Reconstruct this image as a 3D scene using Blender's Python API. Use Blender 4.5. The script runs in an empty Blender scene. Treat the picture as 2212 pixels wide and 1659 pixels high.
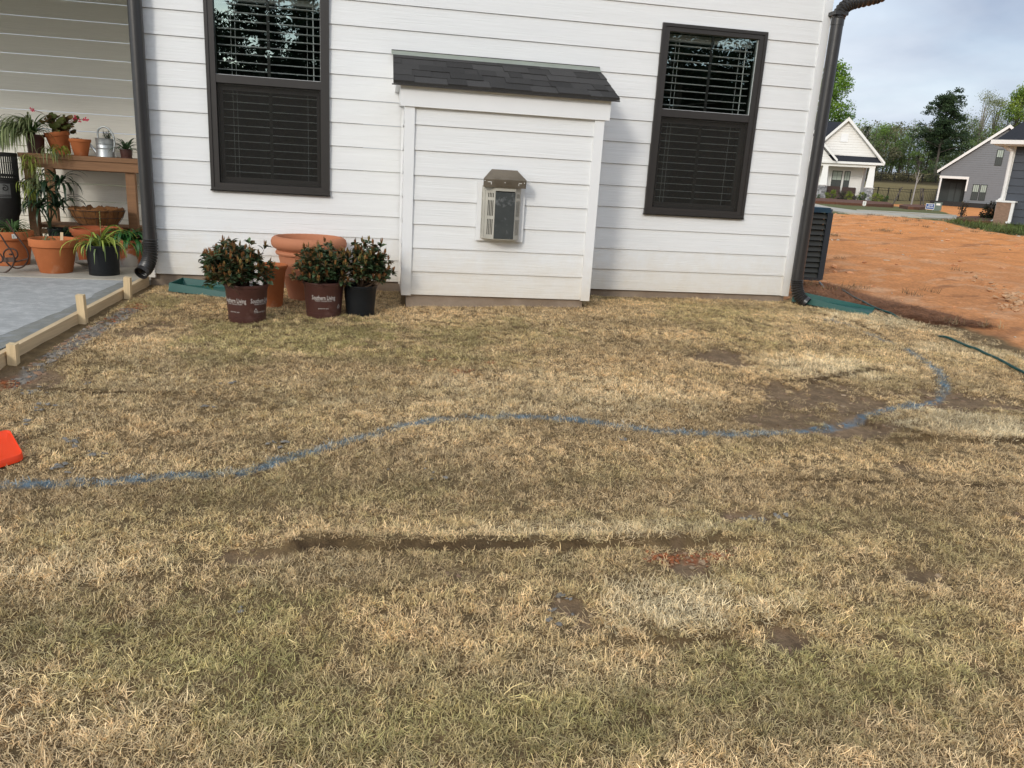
import bpy, math, random
import numpy as np
from mathutils import Vector
random.seed(7); RNG = np.random.RandomState(11)
R = math.radians
scene = bpy.context.scene
COL = scene.collection

# ------------------------------------------------------------------ camera
FPX = 1669.9                    # focal length for a picture 2212 wide
YAW, PITCH, ROLL = R(-9.953), R(-15.447), R(-3.459)
def rotm():
    cy, sy = math.cos(YAW), math.sin(YAW); cp, sp = math.cos(PITCH), math.sin(PITCH); cr, sr = math.cos(ROLL), math.sin(ROLL)
    Rz = np.array([[cy,-sy,0],[sy,cy,0],[0,0,1]]); Rx = np.array([[1,0,0],[0,cp,-sp],[0,sp,cp]]); Ry = np.array([[cr,0,sr],[0,1,0],[-sr,0,cr]])
    return Rz @ Rx @ Ry
CM = rotm(); CC = np.array([0.0, -6.580, 0.963])
cam = bpy.data.cameras.new('camera'); camo = bpy.data.objects.new('camera', cam); COL.objects.link(camo)
cam.sensor_width = 36; cam.lens = FPX/2212*36; cam.clip_start = 0.05; cam.clip_end = 3000
from mathutils import Matrix
r_, f_, u_ = CM[:,0], CM[:,1], CM[:,2]
camo.matrix_world = Matrix(((r_[0],u_[0],-f_[0],CC[0]),(r_[1],u_[1],-f_[1],CC[1]),(r_[2],u_[2],-f_[2],CC[2]),(0,0,0,1)))
scene.camera = camo
scene.render.resolution_x = 1024; scene.render.resolution_y = 768
scene.render.engine = 'CYCLES'
scene.view_settings.view_transform = 'Standard'; scene.view_settings.look = 'None'
scene.view_settings.exposure = 0.28; scene.view_settings.gamma = 1.0

# measuring helpers: a point of the photograph (2212 x 1659) met with a plane of the place
def ray(u, v): return CM @ np.array([(u-1106)/FPX, 1, (829.5-v)/FPX])
def WY(u, v, y): r = ray(u, v); return CC + r*((y-CC[1])/r[1])
def WZ(u, v, z): r = ray(u, v); return CC + r*((z-CC[2])/r[2])
def AT(u, v, t): return CC + ray(u, v)*t

# ------------------------------------------------------------------ light
SUN_EL, SUN_AZ = R(23), R(-33)          # az measured from -y towards -x
sd = np.array([math.sin(SUN_AZ)*math.cos(SUN_EL), -math.cos(SUN_AZ)*math.cos(SUN_EL), math.sin(SUN_EL)])
sun = bpy.data.lights.new('sun', 'SUN'); suno = bpy.data.objects.new('sun', sun); COL.objects.link(suno)
sun.energy = 1.05; sun.angle = R(10); sun.color = (1.0, 0.95, 0.87)
suno.rotation_euler = Vector(sd).to_track_quat('Z', 'Y').to_euler()
world = bpy.data.worlds.new('World'); scene.world = world; world.use_nodes = True
def build_world():
    nt = world.node_tree; N = nt.nodes; L = nt.links; N.clear()
    out = N.new('ShaderNodeOutputWorld'); bg = N.new('ShaderNodeBackground'); bg.inputs[1].default_value = 0.13
    sky = N.new('ShaderNodeTexSky'); sky.sky_type = 'NISHITA'; sky.sun_disc = False
    sky.sun_elevation = SUN_EL; sky.sun_rotation = math.atan2(sd[0], sd[1]); sky.dust_density = 1.5
    tc = N.new('ShaderNodeTexCoord'); nrm = N.new('ShaderNodeVectorMath'); nrm.operation = 'NORMALIZE'
    L.new(tc.outputs['Generated'], nrm.inputs[0])
    sep = N.new('ShaderNodeSeparateXYZ'); L.new(nrm.outputs[0], sep.inputs[0])
    ad = N.new('ShaderNodeMath'); ad.operation = 'MAXIMUM'; ad.inputs[1].default_value = 0.0; L.new(sep.outputs[2], ad.inputs[0])
    ad2 = N.new('ShaderNodeMath'); ad2.operation = 'ADD'; ad2.inputs[1].default_value = 0.22; L.new(ad.outputs[0], ad2.inputs[0])
    dv = N.new('ShaderNodeVectorMath'); dv.operation = 'DIVIDE'; L.new(nrm.outputs[0], dv.inputs[0])
    cb = N.new('ShaderNodeCombineXYZ')
    for i in range(3): L.new(ad2.outputs[0], cb.inputs[i])
    L.new(cb.outputs[0], dv.inputs[1])
    n1 = N.new('ShaderNodeTexNoise'); n1.inputs['Scale'].default_value = 1.15; n1.inputs['Detail'].default_value = 6; n1.inputs['Roughness'].default_value = 0.5; n1.inputs['Distortion'].default_value = 0.25
    L.new(dv.outputs[0], n1.inputs['Vector'])
    # pale and grey parts of a thin overcast
    cr = N.new('ShaderNodeValToRGB'); e = cr.color_ramp.elements
    e[0].position = 0.34; e[0].color = (2.75, 3.25, 4.2, 1); e[1].position = 0.66; e[1].color = (4.9, 5.35, 6.0, 1)
    L.new(n1.outputs['Fac'], cr.inputs[0])
    n2 = N.new('ShaderNodeTexNoise'); n2.inputs['Scale'].default_value = 2.3; n2.inputs['Detail'].default_value = 5
    L.new(dv.outputs[0], n2.inputs['Vector'])
    gap = N.new('ShaderNodeMapRange'); gap.inputs[1].default_value = 0.42; gap.inputs[2].default_value = 0.7; gap.inputs[3].default_value = 0.96; gap.inputs[4].default_value = 0.72
    L.new(n2.outputs['Fac'], gap.inputs[0])
    mx = N.new('ShaderNodeMix'); mx.data_type = 'RGBA'; L.new(gap.outputs[0], mx.inputs[0]); L.new(sky.outputs[0], mx.inputs[6]); L.new(cr.outputs[0], mx.inputs[7])
    # the overcast is brighter round the sun it hides
    dt = N.new('ShaderNodeVectorMath'); dt.operation = 'DOT_PRODUCT'; dt.inputs[1].default_value = tuple(sd); L.new(nrm.outputs[0], dt.inputs[0])
    mr = N.new('ShaderNodeMapRange'); mr.inputs[1].default_value = -0.1; mr.inputs[2].default_value = 1.0; mr.interpolation_type = 'SMOOTHSTEP'; L.new(dt.outputs['Value'], mr.inputs[0])
    pw = N.new('ShaderNodeMath'); pw.operation = 'POWER'; pw.inputs[1].default_value = 1.6; L.new(mr.outputs[0], pw.inputs[0])
    mu = N.new('ShaderNodeMath'); mu.operation = 'MULTIPLY_ADD'; mu.inputs[1].default_value = 1.15; mu.inputs[2].default_value = 1.0; L.new(pw.outputs[0], mu.inputs[0])
    wm = N.new('ShaderNodeMix'); wm.data_type = 'RGBA'; wm.inputs[6].default_value = (1,1,1,1); wm.inputs[7].default_value = (1.05,1.0,0.92,1); L.new(pw.outputs[0], wm.inputs[0])
    s1 = N.new('ShaderNodeVectorMath'); s1.operation = 'SCALE'; L.new(mx.outputs[2], s1.inputs[0]); L.new(mu.outputs[0], s1.inputs['Scale'])
    s2 = N.new('ShaderNodeVectorMath'); s2.operation = 'MULTIPLY'; L.new(s1.outputs[0], s2.inputs[0]); L.new(wm.outputs[2], s2.inputs[1])
    L.new(s2.outputs[0], bg.inputs[0]); L.new(bg.outputs[0], out.inputs[0])
build_world()

# ------------------------------------------------------------------ helpers
class MB:
    def __init__(s): s.v = []; s.f = []; s.c = []; s.sm = []
    def add(s, vs, fs, col=(1,1,1), smooth=False):
        o = len(s.v); s.v += [tuple(map(float, p)) for p in vs]
        if isinstance(col, list) and len(col) == len(vs): s.c += col
        else: s.c += [col]*len(vs)
        s.f += [tuple(i+o for i in q) for q in fs]; s.sm += [smooth]*len(fs)
    def box(s, a, b, col=(1,1,1), bev=0.0):
        x0,y0,z0 = [min(p,q) for p,q in zip(a,b)]; x1,y1,z1 = [max(p,q) for p,q in zip(a,b)]
        vs = [(x,y,z) for z in (z0,z1) for y in (y0,y1) for x in (x0,x1)]
        s.add(vs, [(0,2,3,1),(4,5,7,6),(0,1,5,4),(2,6,7,3),(0,4,6,2),(1,3,7,5)], col)
    def obox(s, O, X, Y, Z, col=(1,1,1)):
        O,X,Y,Z = map(np.array, (O,X,Y,Z))
        vs = [O+X*i+Y*j+Z*k for k in (0,1) for j in (0,1) for i in (0,1)]
        s.add(vs, [(0,2,3,1),(4,5,7,6),(0,1,5,4),(2,6,7,3),(0,4,6,2),(1,3,7,5)], col)
    def prism(s, pts, off, col=(1,1,1)):
        n = len(pts); off = np.array(off); a = [np.array(p) for p in pts]; b = [p+off for p in a]
        s.add(a+b, [tuple(range(n))[::-1], tuple(range(n, 2*n))] + [(i,(i+1)%n,n+(i+1)%n,n+i) for i in range(n)], col)
    def tube(s, path, rad, seg=12, col=(1,1,1), cap=True, smooth=True):
        P = [np.array(p, float) for p in path]; n = len(P)
        if not hasattr(rad, '__len__'): rad = [rad]*n
        T = [P[min(i+1,n-1)]-P[max(i-1,0)] for i in range(n)]; T = [t/(np.linalg.norm(t)+1e-9) for t in T]
        ref = np.array([0,0,1.0]) if abs(T[0][2]) < .9 else np.array([1.0,0,0])
        u = np.cross(T[0], ref); u /= np.linalg.norm(u); vs = []
        for i in range(n):
            u = u - T[i]*np.dot(u, T[i]); u /= (np.linalg.norm(u)+1e-9); w = np.cross(T[i], u)
            for k in range(seg):
                a = 2*math.pi*k/seg; vs.append(P[i]+rad[i]*(math.cos(a)*u+math.sin(a)*w))
        fs = [(i*seg+k, i*seg+(k+1)%seg, (i+1)*seg+(k+1)%seg, (i+1)*seg+k) for i in range(n-1) for k in range(seg)]
        if cap: fs += [tuple(range(seg))[::-1], tuple(range((n-1)*seg, n*seg))]
        s.add(vs, fs, col, smooth)
    def lathe(s, prof, c=(0,0,0), seg=40, col=(1,1,1), sx=1, sy=1):
        n = len(prof); vs = [(c[0]+r*math.cos(2*math.pi*k/seg)*sx, c[1]+r*math.sin(2*math.pi*k/seg)*sy, c[2]+z) for r,z in prof for k in range(seg)]
        fs = [(i*seg+k, i*seg+(k+1)%seg, (i+1)*seg+(k+1)%seg, (i+1)*seg+k) for i in range(n-1) for k in range(seg)]
        s.add(vs, fs, col, True)
    def strip(s, path, widths, side, cols, vshape=0.25):
        # a leaf blade: three vertices across, folded a little along its midrib
        vs = []; cs = []; side = np.array(side, float)
        for i, p in enumerate(path):
            p = np.array(p, float); w = widths[i]/2
            vs += [p-side*w+np.array([0,0,w*vshape]), p, p+side*w+np.array([0,0,w*vshape])]; cs += [cols[0], cols[1], cols[0]]
        fs = []
        for i in range(len(path)-1):
            a = 3*i; fs += [(a,a+1,a+4,a+3),(a+1,a+2,a+5,a+4)]
        s.add(vs, fs, cs, True)
    def build(s, name, mat, parent=None, auto=True):
        me = bpy.data.meshes.new(name); me.from_pydata(s.v, [], s.f)
        me.polygons.foreach_set('use_smooth', s.sm)
        ca = me.color_attributes.new('Col', 'FLOAT_COLOR', 'POINT')
        c = np.ones((len(s.v), 4), np.float32); c[:, :3] = np.array(s.c, np.float32) if s.c else 1
        ca.data.foreach_set('color', c.ravel()); me.materials.append(mat); me.update()
        if any(s.sm) and auto:
            try: me.set_sharp_from_angle(angle=R(38))
            except Exception: pass
        o = bpy.data.objects.new(name, me); COL.objects.link(o)
        if parent is not None: o.parent = parent
        return o
def npmesh(name, V, F, mat, C=None, parent=None, smooth=False):
    me = bpy.data.meshes.new(name); V = np.asarray(V, np.float32); F = np.asarray(F, np.int32); k = F.shape[1]
    me.vertices.add(len(V)); me.vertices.foreach_set('co', V.ravel()); me.loops.add(F.size); me.loops.foreach_set('vertex_index', F.ravel())
    me.polygons.add(len(F)); me.polygons.foreach_set('loop_start', np.arange(0, F.size, k, dtype=np.int32))
    me.polygons.foreach_set('loop_total', np.full(len(F), k, np.int32)); me.update(calc_edges=True)
    me.polygons.foreach_set('use_smooth', np.full(len(F), smooth))
    if C is not None:
        ca = me.color_attributes.new('Col', 'FLOAT_COLOR', 'POINT'); c = np.ones((len(V), 4), np.float32); c[:, :3] = C; ca.data.foreach_set('color', c.ravel())
    me.materials.append(mat); me.validate()
    o = bpy.data.objects.new(name, me); COL.objects.link(o)
    if parent is not None: o.parent = parent
    return o
def tag(o, label=None, cat=None, group=None, kind=None):
    if label: o['label'] = label
    if cat: o['category'] = cat
    if group: o['group'] = group
    if kind: o['kind'] = kind
    return o
def empty(name, loc=(0,0,0), label=None, cat=None, group=None, rz=0):
    o = bpy.data.objects.new(name, None); o.empty_display_size = .1; COL.objects.link(o); o.location = loc; o.rotation_euler = (0,0,rz)
    return tag(o, label, cat, group)

def mat(name, col, rough=.7, var=.0, scale=8., stretch=(1,1,1), bump=.0, bscale=None, metal=0., usecol=False, spec=.4, var2=None, coord='Object', bdetail=5, translucent=0.0):
    m = bpy.data.materials.new(name); m.use_nodes = True; nt = m.node_tree; N = nt.nodes; L = nt.links
    b = N['Principled BSDF']; b.inputs['Roughness'].default_value = rough; b.inputs['Metallic'].default_value = metal
    b.inputs['Specular IOR Level'].default_value = spec
    tc = N.new('ShaderNodeTexCoord'); mp = N.new('ShaderNodeMapping'); mp.inputs['Scale'].default_value = stretch
    L.new(tc.outputs[coord], mp.inputs[0])
    cur = None
    rgb = N.new('ShaderNodeRGB'); rgb.outputs[0].default_value = (*col, 1); cur = rgb.outputs[0]
    if usecol:
        at = N.new('ShaderNodeAttribute'); at.attribute_name = 'Col'
        mm = N.new('ShaderNodeMix'); mm.data_type = 'RGBA'; mm.blend_type = 'MULTIPLY'; mm.inputs[0].default_value = 1; L.new(cur, mm.inputs[6]); L.new(at.outputs['Color'], mm.inputs[7]); cur = mm.outputs[2]
    if var2:    # patches of a second colour: (colour, scale, low, high)
        n = N.new('ShaderNodeTexNoise'); n.inputs['Scale'].default_value = var2[1]; n.inputs['Detail'].default_value = 6; n.inputs['Roughness'].default_value = .6; L.new(mp.outputs[0], n.inputs[0])
        mr = N.new('ShaderNodeMapRange'); mr.inputs[1].default_value = var2[2]; mr.inputs[2].default_value = var2[3]; L.new(n.outputs['Fac'], mr.inputs[0])
        mm = N.new('ShaderNodeMix'); mm.data_type = 'RGBA'; L.new(mr.outputs[0], mm.inputs[0]); L.new(cur, mm.inputs[6]); mm.inputs[7].default_value = (*var2[0], 1); cur = mm.outputs[2]
    if var > 0:
        n = N.new('ShaderNodeTexNoise'); n.inputs['Scale'].default_value = scale; n.inputs['Detail'].default_value = 7; n.inputs['Roughness'].default_value = .6; L.new(mp.outputs[0], n.inputs[0])
        mr = N.new('ShaderNodeMapRange'); mr.inputs[1].default_value = .25; mr.inputs[2].default_value = .75; mr.inputs[3].default_value = 1-var; mr.inputs[4].default_value = 1+var; L.new(n.outputs['Fac'], mr.inputs[0])
        vm = N.new('ShaderNodeVectorMath'); vm.operation = 'SCALE'; L.new(cur, vm.inputs[0]); L.new(mr.outputs[0], vm.inputs['Scale']); cur = vm.outputs[0]
    L.new(cur, b.inputs['Base Color'])
    if bump > 0:
        n = N.new('ShaderNodeTexNoise'); n.inputs['Scale'].default_value = bscale or scale; n.inputs['Detail'].default_value = bdetail; n.inputs['Roughness'].default_value = .6; L.new(mp.outputs[0], n.inputs[0])
        bp = N.new('ShaderNodeBump'); bp.inputs['Strength'].default_value = 1; bp.inputs['Distance'].default_value = bump; L.new(n.outputs['Fac'], bp.inputs['Height']); L.new(bp.outputs[0], b.inputs['Normal'])
    if translucent > 0:
        tr = N.new('ShaderNodeBsdfTranslucent'); L.new(cur, tr.inputs[0]); ms = N.new('ShaderNodeMixShader'); ms.inputs[0].default_value = translucent
        L.new(b.outputs[0], ms.inputs[1]); L.new(tr.outputs[0], ms.inputs[2]); L.new(ms.outputs[0], N['Material Output'].inputs[0])
    return m

def hash2(ix, iy, s): 
    h = np.sin(ix*127.1+iy*311.7+s*74.7)*43758.5453; return h-np.floor(h)
def vnoise(x, y, s=0):
    ix, iy = np.floor(x), np.floor(y); fx, fy = x-ix, y-iy; fx = fx*fx*(3-2*fx); fy = fy*fy*(3-2*fy)
    return (hash2(ix,iy,s)*(1-fx)+hash2(ix+1,iy,s)*fx)*(1-fy)+(hash2(ix,iy+1,s)*(1-fx)+hash2(ix+1,iy+1,s)*fx)*fy
def fbm(x, y, sc, oct=4, s=0):
    a = 0; amp = .5; t = 0
    for i in range(oct): a = a+amp*vnoise(x*sc+i*17.3, y*sc-i*9.1, s+i); t += amp; amp *= .55; sc = sc*2.03
    return a/t
def sstep(a, b, x): t = np.clip((x-a)/(b-a), 0, 1); return t*t*(3-2*t)

# ------------------------------------------------------------------ terrain heights
TS = [-400,0,2.4,4.2,8,14,20,26,29,50,60,68,72,85,100,200,900]
TZ = [-.055,-.055,-.062,-.12,-.16,-.06,.06,.14,.12,.2,.22,.22,.4,1.95,2.7,5.0,7.0]
def base_h(x, y):
    s = x*.58+y*.81; lf = np.clip((1.1-x)/1.6, 0, 1)
    return np.interp(s, TS, TZ) + np.interp(y, [-8,-5,-2.5,-1.5,-.7,0], [-.59,-.37,-.165,-.085,-.027,0]) - .04*lf*np.clip(1+(y+.6)/1.5, 0, 1)
def WG(u, v):
    """first meeting of a line of sight with the terrain"""
    r = ray(u, v); t = 1.0; st = .05
    while t < 400:
        X = CC+r*t
        if X[2] < float(base_h(X[0], X[1])): break
        t += st; st = .05+t*.004
    lo, hi = t-st, t
    for _ in range(30):
        m = (lo+hi)/2; X = CC+r*m
        if X[2] < float(base_h(X[0], X[1])): hi = m
        else: lo = m
    return X
def line(pts): return np.array([WG(*p)[:2] for p in pts])
def pdist(x, y, P):
    d = np.full(np.shape(x), 1e9); sg = np.zeros(np.shape(x))
    for a, b in zip(P[:-1], P[1:]):
        ab = b-a; t = np.clip(((x-a[0])*ab[0]+(y-a[1])*ab[1])/(ab@ab), 0, 1); dx = x-a[0]-t*ab[0]; dy = y-a[1]-t*ab[1]
        q = np.hypot(dx, dy); m = q < d; d = np.where(m, q, d); sg = np.where(m, dy*ab[0]-dx*ab[1], sg)
    return d, np.sign(sg)
def inpoly(x, y, P):
    c = np.zeros(np.shape(x), bool); n = len(P)
    for i in range(n):
        (x0,y0),(x1,y1) = P[i], P[(i+1) % n]
        if y0 == y1: continue
        c ^= ((y0 > y) != (y1 > y)) & (x < (x1-x0)*(y-y0)/(y1-y0)+x0)
    return c
# painted line across the lawn, read off as ground positions
PAINT = [line([(-60,1056),(0,1046),(60,1043),(150,1041),(225,1042)]) , line([(225,1042),(330,1034),(430,1026),(520,1019),(580,1006),(640,985),(720,962),(800,941),(870,921),(940,907),(1010,902),(1075,899),(1150,903),(1230,909),(1320,920),(1420,930),(1500,935),(1600,936),(1700,932),(1780,922),(1850,908),(1880,893),(1920,882),(1980,874),(2020,862),(2040,842),(2035,815),(2012,792),(1980,770),(1962,757)]), line([(1930,742),(1880,722),(1830,702),(1770,688)])]
SEAMS = [(line([(640,1190),(700,1186),(830,1189),(960,1187),(1100,1184),(1240,1182),(1400,1176),(1560,1172)]), .0085, .045),
         (line([(1520,1042),(1620,1036),(1750,1040),(1900,1046),(2050,1052),(2212,1050)]), .006, .012),
         (line([(1930,952),(2050,956),(2130,958),(2230,957)]), .009, .032),
         (line([(1380,1388),(1500,1384),(1600,1366),(1660,1340),(1700,1330)]), .009, .032),
         (line([(90,840),(180,846),(270,850),(380,852)]), .007, .016),
         (line([(1690,826),(1780,818),(1850,806),(1900,800)]), .008, .022),
         (line([(1850,908),(1930,930),(1990,950)]), .008, .025),
         (line([(1780,682),(1850,700),(1920,735)]), .008, .015),
         (line([(900,640),(880,690),(1000,700)]), .006, .006),
         (line([(400,760),(520,752),(560,700)]), .006, .0),
         (line([(1600,690),(1660,705)]), .01, .01)]
def ell(u, v, ru, rv):
    c = WG(u, v); a = WG(u+ru, v); b = WG(u, v-rv); return (c[0], c[1], np.linalg.norm((a-c)[:2]), abs(b[1]-c[1])+.01)
DIRT = [(*ell(1480,1212,75,32), 1.0), (*ell(1780,860,150,38), .78), (*ell(1700,905,110,28), .68), (*ell(1240,1318,60,38), .85), (*ell(1690,1375,70,30), .92), (*ell(1560,768,60,22), .8), (*ell(2080,865,110,25), .8),
        (*ell(1840,930,90,18), .9), (*ell(1630,1118,70,12), .9), (*ell(2250,1118,60,10), .7), (*ell(2275,1170,40,14),.8), (*ell(60,815,110,25), .9), (*ell(300,715,50,14), .6), (*ell(530,1205,70,20), .6), (*ell(1990,1245,70,22), .6),(*ell(340,705,60,10),.5),(*ell(1960,1010,40,14),.6),(*ell(1000,1240,60,14),.5),(*ell(2150,880,90,20),.7),(*ell(1850,1390,60,15),.6)]
PALE = [(*ell(2090,915,150,32), 1.0), (*ell(1760,790,150,24), .9), (*ell(1480,1300,190,60), .8), (*ell(1950,690,150,20), .8), (*ell(1150,850,420,50), .45), (*ell(1150,1450,300,60), .3), (*ell(120,1230,220,40), .35),(*ell(2080,760,120,20),.7),(*ell(700,1230,220,40),.4),(*ell(1250,1155,350,22),.5)]
GREEN = [(*ell(640,720,260,40), .9), (*ell(1050,720,160,28), .7), (*ell(900,770,300,28), .55), (*ell(520,770,110,25), .6), (*ell(1550,690,120,30), .5), (*ell(1760,1480,420,110), .65), (*ell(420,1400,420,130), .55), (*ell(600,1040,420,90), .35), (*ell(1050,1560,700,90), .45), (*ell(330,655,90,18), .8), (*ell(1980,1350,200,80), .5), (*ell(330,1130,300,60), .45), (*ell(1700,1120,400,30), .25)]
def esum(x, y, L):
    m = np.zeros(np.shape(x)); jx = (fbm(x,y,6,3,31)-.5)*1.0+(fbm(x,y,19,3,33)-.5)*1.3
    for cx, cy, rx, ry, w in L:
        d = np.sqrt(((x-cx)/rx)**2+((y-cy)/ry)**2)+jx; m = np.maximum(m, w*(1-sstep(.55, 1.15, d)))
    return m
LAWN_EDGE = line([(1722,640),(1800,652),(1870,664),(1950,680),(2000,694),(2060,706),(2110,722),(2212,760),(2330,800)])
LAWNP = [(-1.83,.05),(3.66,.05)] + [tuple(p) for p in LAWN_EDGE] + [(9,-4.5),(9,-8),(-6,-8),(-6,-3.4),(-1.86,-2.9)]
MULCH = line([(1735,608),(1790,612),(1860,636),(1930,655),(2010,672),(2090,690),(2150,706),(2040,706),(1960,690),(1880,672),(1800,655),(1722,645)])
def surf(x, y):
    """lawn height with the small rises at the sod seams"""
    h = base_h(x, y)+.03*(fbm(x,y,1.3,3,5)-.5)+.012*(fbm(x,y,9,3,8)-.5)
    for P, w, rz in SEAMS:
        d, sg = pdist(x, y, P); far = sg > 0
        h = h + np.where(far, rz*np.exp(-np.maximum(d-w*.4,0)/.10)*sstep(0, w*.7, d), 0) - .012*np.exp(-(d/w)**2)
    h = h - .022*esum(x, y, DIRT)
    return h
def H1(x, y): return float(surf(np.array([x]), np.array([y]))[0])

# ------------------------------------------------------------------ materials
M = {}
M['ceil'] = mat('stained porch ceiling', (.16,.13,.09), .6)
M['siding'] = mat('white painted lap siding', (.785,.79,.78), .55, var=.035, scale=6, stretch=(.35,1,6), bump=.0022, bscale=16, usecol=True, spec=.3)
# embossed wood grain: a second, much longer noise
def grain(m, dist=.0016, sc=(.9,1,34)):
    nt = m.node_tree; N = nt.nodes; L = nt.links; b = N['Principled BSDF']
    tc = N.new('ShaderNodeTexCoord'); mp = N.new('ShaderNodeMapping'); mp.inputs['Scale'].default_value = sc; L.new(tc.outputs['Object'], mp.inputs[0])
    n = N.new('ShaderNodeTexNoise'); n.inputs['Scale'].default_value = 2.2; n.inputs['Detail'].default_value = 3; n.inputs['Distortion'].default_value = 1.2; L.new(mp.outputs[0], n.inputs[0])
    bp = N.new('ShaderNodeBump'); bp.inputs['Distance'].default_value = dist; L.new(n.outputs['Fac'], bp.inputs['Height']); L.new(bp.outputs[0], b.inputs['Normal'])
grain(M['siding'], .0026)
def splashed(m):
    nt = m.node_tree; N = nt.nodes; L = nt.links; b = N['Principled BSDF']; src = b.inputs['Base Color'].links[0].from_socket
    g = N.new('ShaderNodeNewGeometry'); sp = N.new('ShaderNodeSeparateXYZ'); L.new(g.outputs['Position'], sp.inputs[0])
    n = N.new('ShaderNodeTexNoise'); n.inputs['Scale'].default_value = 7; n.inputs['Detail'].default_value = 8; n.inputs['Roughness'].default_value = .75; L.new(g.outputs['Position'], n.inputs[0])
    ma = N.new('ShaderNodeMath'); ma.operation = 'MULTIPLY_ADD'; ma.inputs[1].default_value = -.55; L.new(n.outputs['Fac'], ma.inputs[0]); L.new(sp.outputs[2], ma.inputs[2])
    mr = N.new('ShaderNodeMapRange'); mr.inputs[1].default_value = -.30; mr.inputs[2].default_value = .10; mr.inputs[3].default_value = .5; mr.inputs[4].default_value = 0; L.new(ma.outputs[0], mr.inputs[0])
    mm = N.new('ShaderNodeMix'); mm.data_type = 'RGBA'; L.new(mr.outputs[0], mm.inputs[0]); L.new(src, mm.inputs[6]); mm.inputs[7].default_value = (.62,.52,.36,1); L.new(mm.outputs[2], b.inputs['Base Color'])
splashed(M['siding'])
M['trim'] = mat('white painted trim', (.81,.815,.81), .45, var=.02, scale=5, spec=.35)
splashed(M['trim'])
M['bronze'] = mat('dark bronze vinyl', (.033,.029,.026), .42, var=.08, scale=20, spec=.45)
M['pipe'] = mat('dark bronze downspout', (.026,.024,.023), .34, var=.12, scale=9, spec=.6, bump=.0008, bscale=14)
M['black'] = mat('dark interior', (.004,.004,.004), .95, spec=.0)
M['slat'] = mat('white blind slat', (.60,.61,.60), .4)
M['screen_frame'] = mat('screen frame', (.022,.020,.018), .5)
M['concrete_old'] = mat('porch concrete', (.40,.365,.30), .9, var=.14, scale=7, bump=.002, bscale=60, var2=((.30,.26,.20), 2.2, .5, .75))
M['concrete_new'] = mat('fresh grey concrete', (.37,.375,.365), .8, var=.16, scale=5, stretch=(1,1.5,1), bump=.003, bscale=45, var2=((.48,.48,.465), 16, .46, .66))
M['found'] = mat('stained foundation', (.30,.235,.175), .95, var=.16, scale=5, bump=.004, bscale=30, var2=((.21,.15,.10), 3, .45, .7))
M['lumber'] = mat('pine lumber', (.60,.45,.27), .75, var=.16, scale=3, stretch=(4,1.0,18), bump=.0012, bscale=20, var2=((.30,.19,.09), 5.5, .66, .74))
M['bench'] = mat('cedar bench', (.24,.125,.06), .7, var=.22, scale=3, stretch=(1,6,14), bump=.001)
M['shingle'] = mat('asphalt shingle', (.050,.048,.045), .95, var=.45, scale=260, bump=.0015, bscale=420, usecol=True, spec=.2)
M['terra'] = mat('terracotta', (.45,.145,.052), .82, var=.13, scale=7, bump=.0006, bscale=60, var2=((.50,.27,.16), 4.0, .60, .74), spec=.2)
M['terra_dark'] = mat('damp terracotta', (.31,.082,.03), .8, var=.16, scale=8, var2=((.42,.17,.09), 6, .56, .7), spec=.25)
M['terra_pale'] = mat('smooth clay', (.46,.185,.095), .75, var=.06, scale=5, var2=((.37,.13,.06), 2.5, .5, .7), spec=.25)
M['brownpot'] = mat('brown nursery plastic', (.070,.027,.021), .42, var=.14, scale=9, var2=((.15,.085,.07), 5, .6, .75), spec=.45)
M['blackpot'] = mat('black nursery plastic', (.010,.0115,.013), .45, var=.25, scale=12, var2=((.022,.022,.024), 14, .66, .74), spec=.28)
M['soil'] = mat('potting soil', (.030,.018,.011), .98, var=.4, scale=60, bump=.01, bscale=50)
M['leaf'] = mat('leaf', (1,1,1), .42, usecol=True, spec=.5, translucent=.22)
M['leafm'] = mat('matt leaf', (1,1,1), .65, usecol=True, spec=.3, translucent=.3)
M['stem'] = mat('twig', (.12,.075,.045), .85, var=.2, scale=30)
M['steel'] = mat('stained stainless steel', (.24,.20,.15), .42, var=.25, scale=8, metal=.75, var2=((.12,.095,.065), 4, .40, .60))
M['galv'] = mat('galvanised steel', (.46,.49,.50), .42, var=.14, scale=14, metal=.75)
M['ventbody'] = mat('dirty vent panel', (.44,.42,.36), .55, var=.16, scale=9, metal=.15)
M['ventpanel'] = mat('sooty vent plate', (.050,.056,.054), .65, var=.2, scale=10, metal=.2, var2=((.24,.25,.25), 15, .56, .80))
M['greenplast'] = mat('green plastic', (.006,.075,.058), .5, var=.12, scale=9, spec=.45)
M['hose'] = mat('green hose', (.008,.060,.055), .45, var=.2, scale=40)
M['orange'] = mat('orange plastic', (.90,.060,.010), .45, var=.05, scale=8, spec=.4)
M['ac'] = mat('dark painted steel', (.026,.036,.044), .4, var=.1, scale=6, spec=.5)
M['acfin'] = mat('condenser louver', (.038,.037,.028), .5, var=.15, scale=9, spec=.4)
M['iron'] = mat('black wrought iron', (.018,.014,.011), .5, var=.2, scale=40)
M['coco'] = mat('coconut liner', (.17,.072,.022), .95, var=.35, scale=28, stretch=(1,1,.5), bump=.01, bscale=40)
M['white'] = mat('white plastic', (.78,.76,.70), .5, var=.05)
M['print'] = mat('pale print', (.50,.46,.42), .6)
M['stone'] = mat('stacked stone', (.22,.215,.21), .9, var=.35, scale=5, usecol=True)
M['greysid'] = mat('grey siding', (.165,.17,.178), .6, var=.05, scale=4)
M['navysid'] = mat('slate siding', (.055,.064,.078), .6, var=.06, scale=4)
M['farwhite'] = mat('white house siding', (.78,.77,.73), .6, var=.03, scale=4)
M['farroof'] = mat('charcoal roof', (.022,.024,.03), .9, var=.3, scale=25)
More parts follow.
